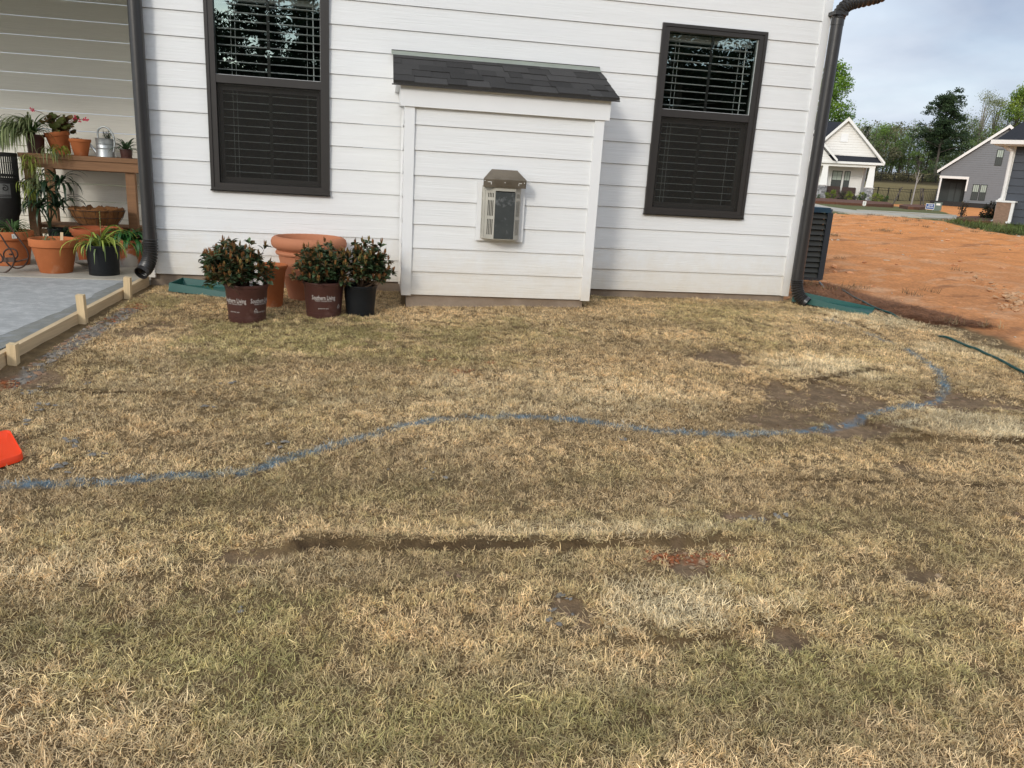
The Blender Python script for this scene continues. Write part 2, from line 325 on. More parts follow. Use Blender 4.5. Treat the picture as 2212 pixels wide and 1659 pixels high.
M['farglass'] = mat('far window glass', (.10,.13,.125), .12, spec=.8)
M['farglasslow'] = mat('far window screen', (.035,.045,.043), .4)
M['farcurtain'] = mat('pale blind behind glass', (.34,.40,.34), .35, spec=.6)
M['sash'] = mat('dark green-black sash', (.016,.022,.020), .4)
M['brick'] = mat('tan brick', (.26,.165,.11), .9, var=.25, scale=9, stretch=(1,1,3))
M['stain'] = mat('brown wicker', (.055,.032,.026), .7, var=.2, scale=20)
M['bark'] = mat('bark', (.10,.085,.07), .95, var=.3, scale=9, stretch=(1,1,.3))
M['roadc'] = mat('pale concrete paving', (.46,.42,.34), .9, var=.1, scale=1.5)
M['rock'] = mat('stone', (1,1,1), .9, usecol=True, var=.15, scale=30)
M['flash'] = mat('aluminium flashing', (.36,.39,.34), .45, var=.12, scale=6, metal=.3)
M['hand'] = mat('handle', (.5,.5,.48), .4, metal=.6)

def glass_mat(name, refl, tint=(1,1,1)):
    m = bpy.data.materials.new(name); m.use_nodes = True; nt = m.node_tree; N = nt.nodes; L = nt.links; N.remove(N['Principled BSDF'])
    g = N.new('ShaderNodeBsdfGlossy'); g.inputs['Roughness'].default_value = .0; g.inputs['Color'].default_value = (*tint, 1)
    t = N.new('ShaderNodeBsdfTransparent'); t.inputs[0].default_value = (.90,.94,.92,1); ms = N.new('ShaderNodeMixShader'); ms.inputs[0].default_value = refl
    L.new(t.outputs[0], ms.inputs[1]); L.new(g.outputs[0], ms.inputs[2]); L.new(ms.outputs[0], N['Material Output'].inputs[0]); 
    # the old panes are very slightly wavy
    tc = N.new('ShaderNodeTexCoord'); n = N.new('ShaderNodeTexNoise'); n.inputs['Scale'].default_value = 2.2; L.new(tc.outputs['Object'], n.inputs[0])
    bp = N.new('ShaderNodeBump'); bp.inputs['Distance'].default_value = .0012; L.new(n.outputs['Fac'], bp.inputs['Height']); L.new(bp.outputs[0], g.inputs['Normal'])
    return m
M['pane'] = glass_mat('double glazed pane', .30, (.80,1.0,.94))
def screen_mat():
    m = bpy.data.materials.new('insect screen'); m.use_nodes = True; nt = m.node_tree; N = nt.nodes; L = nt.links; b = N['Principled BSDF']
    b.inputs['Base Color'].default_value = (.040,.038,.034,1); b.inputs['Roughness'].default_value = .8; b.inputs['Specular IOR Level'].default_value = .1
    t = N.new('ShaderNodeBsdfTransparent'); ms = N.new('ShaderNodeMixShader'); ms.inputs[0].default_value = .45
    L.new(t.outputs[0], ms.inputs[1]); L.new(b.outputs[0], ms.inputs[2]); L.new(ms.outputs[0], N['Material Output'].inputs[0]); return m
M['screen'] = screen_mat()

def lap_wall(mb, O, X, Nn, poly, expo, z0=0., holes=(), d0=.004, d1=.0105, col=(1,1,1), shade=.012, gap=.0020):
    """lap siding on a convex polygon of a wall plane; every board leans out to its lower edge"""
    O, X, Nn = map(lambda a: np.array(a, float), (O, X, Nn)); Z = np.array([0,0,1.])
    zs = [p[1] for p in poly]; lo, hi = min(zs), max(zs); k = math.floor((lo-z0)/expo)
    def span(z):
        xs = []
        for (xa,za),(xb,zb) in zip(poly, poly[1:]+poly[:1]):
            if abs(za-zb) < 1e-9:
                if abs(z-za) < 1e-6: xs += [xa, xb]
            elif min(za,zb)-1e-9 <= z <= max(za,zb)+1e-9: xs.append(xa+(xb-xa)*(z-za)/(zb-za))
        return min(xs), max(xs)
    rr = random.Random(3)
    while z0+k*expo < hi-1e-6:
        za, zb = z0+k*expo, z0+(k+1)*expo; g = 1-rr.random()*shade; c = (col[0]*g, col[1]*g, col[2]*g)
        a, b = max(za, lo), min(zb, hi); cuts = sorted(set([a, b]+[h[i] for h in holes for i in (2,3) if a < h[i] < b]+[p[1] for p in poly if a < p[1] < b]))
        for z1, z2 in zip(cuts[:-1], cuts[1:]):
            e = 1e-5; l1, r1 = span(z1+e); l2, r2 = span(z2-e)
            ints = [(0., 1.)]; L_, R_ = max(l1,l2), min(r1,r2)
            segs = [(l1, l2, r1, r2)]
            for h in holes:
                if h[2] < (z1+z2)/2 < h[3]:
                    ns = []
                    for (p,q,s,t) in segs:
                        if h[1] <= p or h[0] >= s: ns.append((p,q,s,t)); continue
                        if h[0] > p: ns.append((p,q,h[0],h[0]))
                        if h[1] < s: ns.append((h[1],h[1],s,t))
                    segs = ns
            for (p,q,s,t) in segs:
                z2g = z2-gap if abs(z2-zb) < 1e-6 else z2
                f1 = d0+(zb-z1)/expo*(d1); f2 = d0+(zb-z2)/expo*(d1)
                vs = [O+X*p+Z*z1+Nn*f1, O+X*s+Z*z1+Nn*f1, O+X*t+Z*z2g+Nn*f2, O+X*q+Z*z2g+Nn*f2]
                fs = [(0,1,2,3)]
                if abs(z1-za) < 1e-6:
                    vs += [O+X*p+Z*z1-Nn*.01, O+X*s+Z*z1-Nn*.01]; fs.append((4,5,1,0))
                mb.add(vs, fs, c)
        k += 1

# ------------------------------------------------------------------ ground sheets
def ground_mat():
    m = mat('soil and clay', (1,1,1), .95, var=.28, scale=22, bump=.02, bscale=30, usecol=True, spec=.15, bdetail=8); return m
M['ground'] = ground_mat()
SOIL = np.array([.20,.135,.082]); THATCH = np.array([.155,.105,.052]); CLAY = np.array([.68,.275,.092]); CLAYD = np.array([.52,.235,.10]); MUL = np.array([.23,.11,.055])
FARG = np.array([.135,.135,.055]); BLUE = np.array([.14,.21,.26]); GREY = np.array([.17,.155,.135])
def clay_col(x, y):
    n = fbm(x,y,.35,4,40)[...,None]; k = sstep(6, 16, x*.58+y*.81)[...,None]*.6
    pale = sstep(.58,.72,fbm(x,y,1.7,4,43))[...,None]
    c = CLAYD*(1-np.clip(n*.9+k,0,1))+CLAY*np.clip(n*.9+k,0,1)
    near = (1-sstep(3.0,8.0,x*.58+y*.81))[...,None]; c = c*(1-near*.75)+np.array([.58,.255,.10])*near*.75
    c = c*(1-.28*pale)+np.array([.66,.42,.25])*.28*pale
    st = sstep(.62,.78,fbm(x*.35+y*.5,y*1.6-x*1.1,1.4,3,77))[...,None]
    c = c*(1-.5*st)+np.array([.28,.13,.07])*.3*st
    lt = sstep(.60,.74,fbm(x*.4+y*.5,y*1.9-x*1.3,2.4,4,79))[...,None]; c = c*(1-.3*lt)+np.array([.72,.46,.28])*.3*lt
    return c*(.78+.44*fbm(x,y,3.2,4,81))[...,None]
GB = line([(25,835),(90,800),(180,745),(245,705),(300,668),(270,665),(200,700),(100,762),(20,812)])
def grid(x0,x1,y0,y1,st):
    nx = int((x1-x0)/st)+1; ny = int((y1-y0)/st)+1; X, Y = np.meshgrid(np.linspace(x0,x1,nx), np.linspace(y0,y1,ny))
    i = (np.arange(ny-1)[:,None]*nx+np.arange(nx-1)[None,:]).ravel(); F = np.stack([i,i+1,i+nx+1,i+nx],1); return X.ravel(), Y.ravel(), F
def make_lawn():
    x, y, F = grid(-5.2, 8.0, -7.4, 4.0, .025)
    h = surf(x, y); lawn = inpoly(x, y, LAWNP); mul = inpoly(x, y, MULCH)
    dl, _ = pdist(x, y, LAWN_EDGE)
    clayz = (~lawn) & (x > 3.6)
    h = h + np.where(clayz, .045*(fbm(x,y,3,4,60)-.5)+.03*(np.abs(fbm(x,y,11,3,61)-.5))*sstep(0,.3,dl), 0)
    dirt = esum(x, y, DIRT)[:,None]; c = THATCH*(1-dirt)+SOIL*dirt
    c = c*(.62+.76*fbm(x,y,14,4,2))[:,None]
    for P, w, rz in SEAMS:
        d, _ = pdist(x, y, P); k_ = .85*(np.exp(-(d/(w*1.0+.006))**2)*sstep(.34,.54,fbm(x,y,4.5,3,36)))[:,None]; c = c*(1-k_)+np.array([.050,.030,.018])*k_  # shade of the seam gaps, painted into the soil colour
    red = sstep(.35,.62,fbm(x,y,11,3,66)+.12)[:,None]*np.maximum(esum(x, y, [(*ell(1430,1203,28,12),1.),(*ell(1540,1203,25,12),1.),(*ell(1480,1198,50,9),.7),(*ell(20,820,40,14),.9),(*ell(300,660,30,9),.9),(*ell(990,800,20,6),.8),(*ell(1060,782,12,4),.8)]), 0)[:,None]
    red = np.clip(red, 0, 1); c = c*(1-red)+np.array([.36,.10,.035])*red
    cc = clay_col(x, y); e = np.where(clayz, sstep(0,.25,dl+.2*(fbm(x,y,6,3,9)-.5)), 0)[:,None]; c = c*(1-e)+cc*e
    c = np.where(mul[:,None], MUL*(.7+.6*fbm(x,y,20,3,4))[:,None], c)
    gp = np.where((x < -1.5) & (y > -3.6), np.exp(-np.maximum(-(x+1.75)*-1,0)/.12), 0)  # grey grout by the form board
    g2 = (inpoly(x, y, GB)*sstep(.35,.6,fbm(x,y,5,3,14)))[:,None]; c = c*(1-g2)+GREY*g2
    for P in PAINT:
        d, _ = pdist(x, y, P); b = (np.exp(-(d/.03)**4)*sstep(.3,.6,fbm(x,y,25,3,3)))[:,None]; c = c*(1-.85*b)+BLUE*.85*b
    ed = np.minimum.reduce([x+5.2, 8-x, y+7.4, 4-y]); h = h - .12*(1-sstep(0,.25,ed))
    # keep the sheet below the porch slab and house
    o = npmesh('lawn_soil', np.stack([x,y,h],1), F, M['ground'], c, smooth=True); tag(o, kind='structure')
make_lawn()
FARCLAY = [tuple(WG(*p)[:2]) for p in [(1915,437),(1990,439),(2150,441),(2260,446),(2200,476),(2080,473),(2045,460),(1990,447),(1930,442)]]
def make_clay():
    x, y, F = grid(3.0, 46, -12, 34, .11)
    h = base_h(x, y)+.05*(fbm(x,y,.8,4,50)-.5)+.055*(fbm(x,y,3,3,52)-.5)
    inn = sstep(-.35,.0,np.minimum.reduce([x-(-5.2), 8-x, y+7.4, 4-y])); h = h-.10*inn*(1-0)
    s = x*.58+y*.81; c = clay_col(x, y)
    ed = np.minimum.reduce([46-x, 34-y, y+12]); h = h-.4*(1-sstep(0,.8,ed))
    # the cut grass and verge beyond the building plot
    nr = [WG(*p)[:2] for p in [(1600,462),(1790,462),(1850,463),(1930,468),(2040,478),(2085,490),(2150,503),(2230,512),(2500,560)]]
    G = [tuple(p) for p in nr]+[tuple(CC[:2]+(p-CC[:2])*4) for p in nr[::-1]]
    g = inpoly(x, y, G)[:,None]; c = np.where(g, FARG*(.75+.5*fbm(x,y,1.2,4,7))[:,None], c)
    fc = inpoly(x, y, FARCLAY)[:,None]; c = np.where(fc, CLAY*(.8+.4*fbm(x,y,1.,3,17))[:,None], c)
    o = npmesh('clay_lot', np.stack([x,y,h],1), F, M['ground'], c, smooth=True); tag(o, kind='structure')
make_clay()
def make_far():
    xs = np.concatenate([np.linspace(-900,-60,15), np.linspace(-50,-6,20), np.linspace(-5,150,150), np.linspace(160,900,15)])
    ys = np.concatenate([np.linspace(-900,-60,15), np.linspace(-50,-8,20), np.linspace(-7,150,150), np.linspace(160,900,15)])
    X, Y = np.meshgrid(xs, ys); nx = len(xs); ny = len(ys); x, y = X.ravel(), Y.ravel()
    i = (np.arange(ny-1)[:,None]*nx+np.arange(nx-1)[None,:]).ravel(); F = np.stack([i,i+1,i+nx+1,i+nx],1)
    h = base_h(x, y)-.35*((x > -6)&(x < 45)&(y > -10)&(y < 33)); s = x*.58+y*.81
    h = h - .10
    c = FARG*(.75+.5*fbm(x,y,.25,4,7))[:,None]; dry = sstep(62,70,s)[:,None]; c = c*(1-dry)+np.array([.21,.165,.075])*(.7+.6*fbm(x,y,.5,3,9))[:,None]*dry
    w = sstep(84,90,s)[:,None]; c = c*(1-w)+np.array([.06,.045,.02])*w
    fc = inpoly(x, y, FARCLAY)[:,None]; c = np.where(fc, CLAY*(.8+.4*fbm(x,y,1.,3,17))[:,None], c)
    o = npmesh('ground', np.stack([x,y,h],1), F, M['ground'], c, smooth=True); tag(o, kind='structure')
make_far()

# ------------------------------------------------------------------ grass
def blade_set(nblades, rad, lmin, lmax, w, seed, flat=.5, curl=1.0, e0=10, e1=75):
    rn = np.random.RandomState(seed); V = []; F = []; C = []
    for b in range(nblades):
        a = rn.rand()*2*math.pi; r = rad*math.sqrt(rn.rand()); px, py = r*math.cos(a), r*math.sin(a)
        d = rn.rand()*2*math.pi; L = lmin+(lmax-lmin)*rn.rand()**1.3; el = R(e0+e1*rn.rand()**(.6+flat)); seg = 3
        br = .45+1.15*rn.rand(); wd = w*(.7+.6*rn.rand()); p = np.array([px, py, -.002]); sid = np.array([-math.sin(d), math.cos(d), 0])
        tw = rn.randn()*.9*curl; o = len(V)
        for k in range(seg+1):
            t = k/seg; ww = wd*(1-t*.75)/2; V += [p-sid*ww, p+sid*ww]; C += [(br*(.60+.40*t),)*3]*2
            dirv = np.array([math.cos(el)*math.cos(d), math.cos(el)*math.sin(d), math.sin(el)]); p = p+dirv*L/seg; el -= R(28)*curl*rn.rand(); d += tw*.35
            sid = np.array([-math.sin(d), math.cos(d), 0])
        for k in range(seg): F.append((o+2*k, o+2*k+1, o+2*k+3, o+2*k+2))
    return V, F, C
def instancer_mat(name, rough=.7):
    m = bpy.data.materials.new(name); m.use_nodes = True; nt = m.node_tree; N = nt.nodes; L = nt.links; b = N['Principled BSDF']
    b.inputs['Roughness'].default_value = rough; b.inputs['Specular IOR Level'].default_value = .25
    a = N.new('ShaderNodeAttribute'); a.attribute_type = 'INSTANCER'; a.attribute_name = 'tint'; c = N.new('ShaderNodeAttribute'); c.attribute_name = 'Col'
    mm = N.new('ShaderNodeMix'); mm.data_type = 'RGBA'; mm.blend_type = 'MULTIPLY'; mm.inputs[0].default_value = 1; L.new(a.outputs['Color'], mm.inputs[6]); L.new(c.outputs['Color'], mm.inputs[7])
    L.new(mm.outputs[2], b.inputs['Base Color']); tr = N.new('ShaderNodeBsdfTranslucent'); L.new(mm.outputs[2], tr.inputs[0]); ms = N.new('ShaderNodeMixShader'); ms.inputs[0].default_value = .12
    L.new(b.outputs[0], ms.inputs[1]); L.new(tr.outputs[0], ms.inputs[2]); L.new(ms.outputs[0], N['Material Output'].inputs[0]); return m
M['blade'] = instancer_mat('grass blade')
def scatter(name, P, rot, scl, tint, kind, sets, label=None):
    """points with attributes; geometry nodes set one small tuft on each point"""
    coll = bpy.data.collections.new(name+'_tufts')
    for i, (V, F, C) in enumerate(sets):
        me = bpy.data.meshes.new('tuft'); me.from_pydata(V, [], F); ca = me.color_attributes.new('Col','FLOAT_COLOR','POINT'); cc = np.ones((len(V),4),np.float32); cc[:,:3] = C
        ca.data.foreach_set('color', cc.ravel()); me.materials.append(M['blade']); me.polygons.foreach_set('use_smooth', [True]*len(F)); o = bpy.data.objects.new('tuft%02d' % i, me); coll.objects.link(o)
    me = bpy.data.meshes.new(name); n = len(P); me.vertices.add(n); me.vertices.foreach_set('co', np.asarray(P, np.float32).ravel())
    for nm, ty, dat in (('rot','FLOAT_VECTOR',rot),('scl','FLOAT_VECTOR',scl)):
        a = me.attributes.new(nm, ty, 'POINT'); a.data.foreach_set('vector', np.asarray(dat, np.float32).ravel())
    a = me.attributes.new('tint','FLOAT_COLOR','POINT'); cc = np.ones((n,4),np.float32); cc[:,:3] = tint; a.data.foreach_set('color', cc.ravel())
    a = me.attributes.new('kind','INT','POINT'); a.data.foreach_set('value', np.asarray(kind, np.int32))
    o = bpy.data.objects.new(name, me); COL.objects.link(o)
    ng = bpy.data.node_groups.new(name, 'GeometryNodeTree'); ng.interface.new_socket('Geometry', in_out='INPUT', socket_type='NodeSocketGeometry'); ng.interface.new_socket('Geometry', in_out='OUTPUT', socket_type='NodeSocketGeometry')
    N = ng.nodes; L = ng.links; gi = N.new('NodeGroupInput'); go = N.new('NodeGroupOutput'); ip = N.new('GeometryNodeInstanceOnPoints'); ci = N.new('GeometryNodeCollectionInfo')
    ci.inputs['Collection'].default_value = coll; ci.inputs['Separate Children'].default_value = True; ci.inputs['Reset Children'].default_value = True
    def na(nm, ty): q = N.new('GeometryNodeInputNamedAttribute'); q.data_type = ty; q.inputs['Name'].default_value = nm; return q.outputs[0]
    L.new(gi.outputs[0], ip.inputs['Points']); L.new(ci.outputs[0], ip.inputs['Instance']); ip.inputs['Pick Instance'].default_value = True
    L.new(na('kind','INT'), ip.inputs['Instance Index']); e2r = N.new('FunctionNodeEulerToRotation'); L.new(na('rot','FLOAT_VECTOR'), e2r.inputs[0]); L.new(e2r.outputs[0], ip.inputs['Rotation']); L.new(na('scl','FLOAT_VECTOR'), ip.inputs['Scale'])
    L.new(ip.outputs[0], go.inputs[0]); md = o.modifiers.new('tufts', 'NODES'); md.node_group = ng
    return tag(o, label, kind='stuff')
SPL = [(-1.60,-.155,R(-14),.62,.27),(3.78,.03,R(-42),.66,.25)]
FOOT = [(*WG(528,699)[:2]+np.array([0,.126]),.128),(*WG(696.9,687)[:2]+np.array([0,.122]),.124),(*WG(776.9,682)[:2]+np.array([0,.102]),.104),(*WG(665,652)[:2]+np.array([0,.17]),.17),(*WG(582,664)[:2]+np.array([0,.085]),.085)]   # pots standing on the lawn: x, y, radius (filled in for placement too)
TAN = np.array([.92,.665,.36]); PAL = np.array([.98,.82,.53]); GRN = np.array([.31,.315,.085]); BRN = np.array([.52,.34,.17])
def make_grass():
    rn = np.random.RandomState(5); n = 330000
    x = rn.uniform(-4.4, 7.6, n); y = rn.uniform(-6.2, .9, n)
    # only the part of the lawn a camera near this one could see
    dxc, dyc = x-CC[0], y-CC[1]; fw = dxc*CM[0,1]+dyc*CM[1,1]; rt = dxc*CM[0,0]+dyc*CM[1,0]
    k = (np.abs(rt) < .5+fw*.76) & (fw > .8); x, y = x[k], y[k]
    lawn = inpoly(x, y, LAWNP) & ~((x > .14) & (x < 1.63) & (y > -.6)) & ~((x < 3.62) & (y > -.0)) & ~inpoly(x, y, MULCH)
    for (ox_, oy_, an, ln, wd) in SPL:
        l_ = (x-ox_)*math.cos(an)+(y-oy_)*math.sin(an); w_ = -(x-ox_)*math.sin(an)+(y-oy_)*math.cos(an); lawn &= ~((l_ > -.01) & (l_ < ln) & (np.abs(w_) < wd*.5))
    for cx, cy, r in FOOT: lawn &= np.hypot(x-cx, y-cy) > r*.97
    x, y = x[lawn], y[lawn]
    dirt = esum(x, y, DIRT); pale = esum(x, y, PALE); grn = esum(x, y, GREEN); n1 = fbm(x,y,2.2,4,21); n2 = fbm(x,y,7,3,22); n3 = fbm(x,y,.9,3,23)
    dens = .98-.97*np.clip(dirt*1.05, 0, 1)-.18*sstep(.60,.75,n2)*(1-pale)
    nfa = fbm(x,y,17,3,44); dens = dens*(.86+.14*sstep(.30,.52,nfa)); seam = np.zeros(len(x))
    for P, w, rz in SEAMS: d, _ = pdist(x, y, P); seam = np.maximum(seam, (1-sstep(w*.6, w*1.9, d))*sstep(.36,.54,fbm(x,y,4.5,3,36)))
    dens = dens*(1-.93*seam); gb = inpoly(x, y, GB); dens = np.where(gb, dens*.12, dens)
    dens = np.where((x < -1.6) & (y > -2.9) & (x < -1.78+.063*y), 0, dens)
    dl, _ = pdist(x, y, LAWN_EDGE); dens *= sstep(0, .35, dl+.3*(n2-.5))
    dens = np.maximum(dens, .10)*np.where((x < -1.80+.063*y) & (y > -2.9), 0, 1)
    k = rn.rand(len(x)) < dens; nf = nfa[k]; x, y, pale, grn, n1, n2, n3, dirt = [a[k] for a in (x, y, pale, grn, n1, n2, n3, dirt)]; m = len(x)
    row = np.floor((y+.03*np.sin(x*1.7))/.43); pc = np.floor((x+row*.47)/1.22); g = np.clip(grn*.72+(n1-.5)*.5+.02+.15*(hash2(row,pc,9)-.5)+.28*sstep(.42,.80,fbm(x*.5,y*1.8,1.5,4,56))+.07*sstep(-3.4,-4.6,y)+.55*(rn.rand(m)-.5), 0, 1)*(1-.9*pale); p = np.clip(pale*.85+(n3-.42)*.7+.6*(rn.rand(m)-.5), 0, 1)
    b = np.clip(sstep(.5,.72,n2)*.12+dirt*.5+.5*(rn.rand(m)-.5), 0, 1)*(1-pale*.7)
    c = TAN*(1-p)[:,None]+PAL*p[:,None]; c = c*(1-b*.75)[:,None]+BRN*(b*.75)[:,None]; c = c*(1-g*.74)[:,None]+GRN*(g*.74)[:,None]
    row = np.floor((y+.03*np.sin(x*1.7))/.43); pc = np.floor((x+row*.47)/1.22); tone = hash2(row, pc, 5)
    c = c*(.82+.36*rn.rand(m))[:,None]*(.93+.14*sstep(.30,.70,nf))[:,None]*(.93+.14*tone)[:,None]*(.80+.36*sstep(.26,.72,fbm(x*.55,y*2.4,1.6,4,55)))[:,None]
    for i, P in enumerate(PAINT):
        d, _ = pdist(x, y, P); wgt = (d < .025*(.6+.9*fbm(x,y,8,3,90+i))*(.7+.6*rn.rand(m)))*(rn.rand(m) < [.5,.8,.4][i])*(fbm(x,y,5,2,93) > [.4,.2,.45][i]); wv = (wgt*(.35+.6*rn.rand(m)))[:,None]
        c = c*(1-wv)+np.array([.17,.36,.51])*(.5+.8*rn.rand(m))[:,None]*wv
    z = surf(x, y)-.002
    s = .72+.35*rn.rand(m)+.20*pale+.18*(n3-.4)-.25*dirt; s = np.clip(s, .4, 1.5)
    s *= 1+.25*sstep(-3.6,-5.2,y)
    s *= .92+.16*sstep(.35,.75,nf); rot = np.stack([rn.randn(m)*.25+.6*(fbm(x,y,5,3,61)-.5), rn.randn(m)*.25+.6*(fbm(x,y,5,3,62)-.5), rn.rand(m)*6.283], 1); scl = np.stack([s, s, s*(.75+.3*rn.rand(m)+.2*pale)], 1)
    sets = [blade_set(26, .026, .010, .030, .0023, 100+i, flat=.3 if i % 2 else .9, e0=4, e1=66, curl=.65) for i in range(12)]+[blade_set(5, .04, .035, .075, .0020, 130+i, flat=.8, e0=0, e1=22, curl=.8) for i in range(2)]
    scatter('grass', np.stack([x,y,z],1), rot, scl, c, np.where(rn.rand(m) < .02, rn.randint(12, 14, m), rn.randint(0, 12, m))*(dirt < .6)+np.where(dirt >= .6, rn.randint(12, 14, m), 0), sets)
    # long pine needles: the mulch round the condenser
    n = 5200; x = rn.uniform(MULCH[:,0].min(), MULCH[:,0].max(), n); y = rn.uniform(MULCH[:,1].min(), MULCH[:,1].max(), n); k = inpoly(x, y, MULCH); x, y = x[k], y[k]; m = len(x)
    c = np.array([.36,.17,.08])*(.5+.9*rn.rand(m))[:,None]; z = surf(x, y)
    scatter('pine_straw', np.stack([x,y,z],1), np.stack([rn.randn(m)*.1, rn.randn(m)*.1, rn.rand(m)*6.283],1), np.ones((m,3)), c, rn.randint(0,6,m), [blade_set(16,.07,.07,.15,.003,300+i,flat=.5,curl=.25,e0=0,e1=16) for i in range(6)])
    # sparse straw lying on the bare clay and the far verge grass
    n = 5000; u = rn.rand(n); x = rn.uniform(4, 30, n); y = rn.uniform(-1, 26, n)
    G = [tuple(WG(*p)[:2]) for p in [(2040,478),(2085,490),(2150,503),(2230,512),(2260,482),(2100,480)]]; k = inpoly(x, y, G) | (fbm(x,y,.8,3,70) > .70); x, y = x[k], y[k]; m = len(x)
    ins = inpoly(x, y, G)[:,None]; c = np.where(ins, np.array([.13,.17,.045]), np.array([.30,.21,.11]))*(.6+.7*rn.rand(m))[:,None]
    sc = np.where(ins, 2.6, 1.2)*np.ones((m,3)); z = base_h(x, y)+.02
    scatter('weeds', np.stack([x,y,z],1), np.stack([rn.randn(m)*.1, rn.randn(m)*.1, rn.rand(m)*6.283],1), sc, c, rn.randint(0,5,m), [blade_set(40,.09,.03,.09,.005,500+i) for i in range(5)])
make_grass()

def rocks(name, pts, sizes, cols, flat=.6):
    rn = np.random.RandomState(len(pts)); ico = []; t = (1+5**.5)/2
    I = np.array([(-1,t,0),(1,t,0),(-1,-t,0),(1,-t,0),(0,-1,t),(0,1,t),(0,-1,-t),(0,1,-t),(t,0,-1),(t,0,1),(-t,0,-1),(-t,0,1)])/1.9
    FI = np.array([(0,11,5),(0,5,1),(0,1,7),(0,7,10),(0,10,11),(1,5,9),(5,11,4),(11,10,2),(10,7,6),(7,1,8),(3,9,4),(3,4,2),(3,2,6),(3,6,8),(3,8,9),(4,9,5),(2,4,11),(6,2,10),(8,6,7),(9,8,1)])
    V = []; F = []; C = []
    for i, (p, s, c) in enumerate(zip(pts, sizes, cols)):
        a = rn.rand()*6.28; q = I*(1+.35*rn.randn(12,1))*s*np.array([1+.5*rn.rand(), 1, flat]); ca, sa = math.cos(a), math.sin(a)
        q = np.stack([q[:,0]*ca-q[:,1]*sa, q[:,0]*sa+q[:,1]*ca, q[:,2]],1)+p; V.append(q); F.append(FI+12*i); C.append(np.tile(np.array(c)*(.8+.4*rn.rand()), (12,1)))
    o = npmesh(name, np.concatenate(V), np.concatenate(F), M['rock'], np.concatenate(C)); return tag(o, kind='stuff')
def make_rocks():
    rn = np.random.RandomState(2); P = []; S = []; C = []
    while len(P) < 420:
        x = rn.uniform(-2.2,-1.3); y = rn.uniform(-3.2,-.3)
        if inpoly(np.array([x]), np.array([y]), GB)[0]: P.append((x,y,H1(x,y))); S.append(.005+.014*rn.rand()**2); C.append((.22,.19,.155) if rn.rand() < .75 else (.25,.15,.09))
    for (u,v,ru,rv,n) in [(75,845,25,8,16),(95,880,22,8,12),(60,912,12,5,8),(160,950,14,6,8),(215,983,18,5,10),(160,965,8,3,5),(600,960,16,8,8),(450,878,12,5,6),(130,1010,25,8,10),(1220,1285,16,8,6),(510,830,22,4,6),(1345,950,14,5,5),(1640,1120,60,8,18),(525,1325,5,4,2),(920,1030,60,20,6),(1195,1340,60,25,6),(185,830,8,4,3)]:
        for _ in range(n):
            q = WG(u+ru*rn.randn()*.6, v+rv*rn.randn()*.6); P.append((q[0],q[1],H1(q[0],q[1])+.010)); S.append(.004+.007*rn.rand()); C.append((.20,.185,.16))
    rocks('gravel', P, S, C, .5); P = []; S = []; C = []
    for (u,v,ru,rv,n) in [(928,776,18,3,12),(992,801,20,4,14),(1062,783,8,2,5),(1430,1203,28,10,34),(1545,1200,24,9,26),(1480,1196,45,8,20),(18,822,25,8,26),(300,662,16,5,20),(245,690,14,8,12)]:
        for _ in range(n*3): q = WG(u+ru*rn.randn()*.6, v+rv*rn.randn()*.6); P.append((q[0],q[1],H1(q[0],q[1])+.004)); S.append(.002+.007*rn.rand()**2); C.append(((.34,.115,.042),(.27,.10,.045),(.30,.19,.11))[rn.randint(3)])
    rocks('clay_crumbs', P, S, C, .6); P = []; S = []; C = []
    for _ in range(42000):
        x = rn.uniform(-3,6); y = rn.uniform(-5.5,0)
        P.append((x,y))
    P = np.array(P); dd = esum(P[:,0], P[:,1], DIRT); dd = np.where(inpoly(P[:,0], P[:,1], LAWNP), dd, 0); P = P[rn.rand(len(P)) < dd*.55]; hh = surf(P[:,0], P[:,1]); P = [(p[0],p[1],h+.001) for p, h in zip(P, hh)]
    rocks('soil_crumbs', P, [.0025+.012*rn.rand()**3 for _ in P], [(.20,.13,.08) if rn.rand() < .8 else (.33,.24,.15) for _ in P], .7)
    P = []; S = []; C = []
    for _ in range(5200):
        x = rn.uniform(4,26); y = rn.uniform(-1.5,24)
        if x < 7.9 and (inpoly(np.array([x]),np.array([y]),LAWNP)[0] or inpoly(np.array([x]),np.array([y]),MULCH)[0]): continue
        if fbm(np.array([x]),np.array([y]),.5,3,80)[0] < .42+.25*rn.rand(): continue
        P.append((x,y,float(base_h(x,y))+.005)); S.append(.008+.040*rn.rand()**4); C.append((.62,.30,.14) if rn.rand() < .7 else (.45,.35,.25))
    for (u,v,n,s) in [(2185,640,26,.04),(2180,668,22,.03),(2150,625,16,.03),(2100,600,12,.03),(2195,655,14,.05),(1960,745,0,0)]:
        for _ in range(n): q = WG(u+14*rn.randn(), v+5*rn.randn()); P.append((q[0],q[1],float(base_h(q[0],q[1]))+.02)); S.append(s*(.3+.7*rn.rand())); C.append((.50,.30,.16))
    rocks('clay_clods', P, S, C, .6)
make_rocks()

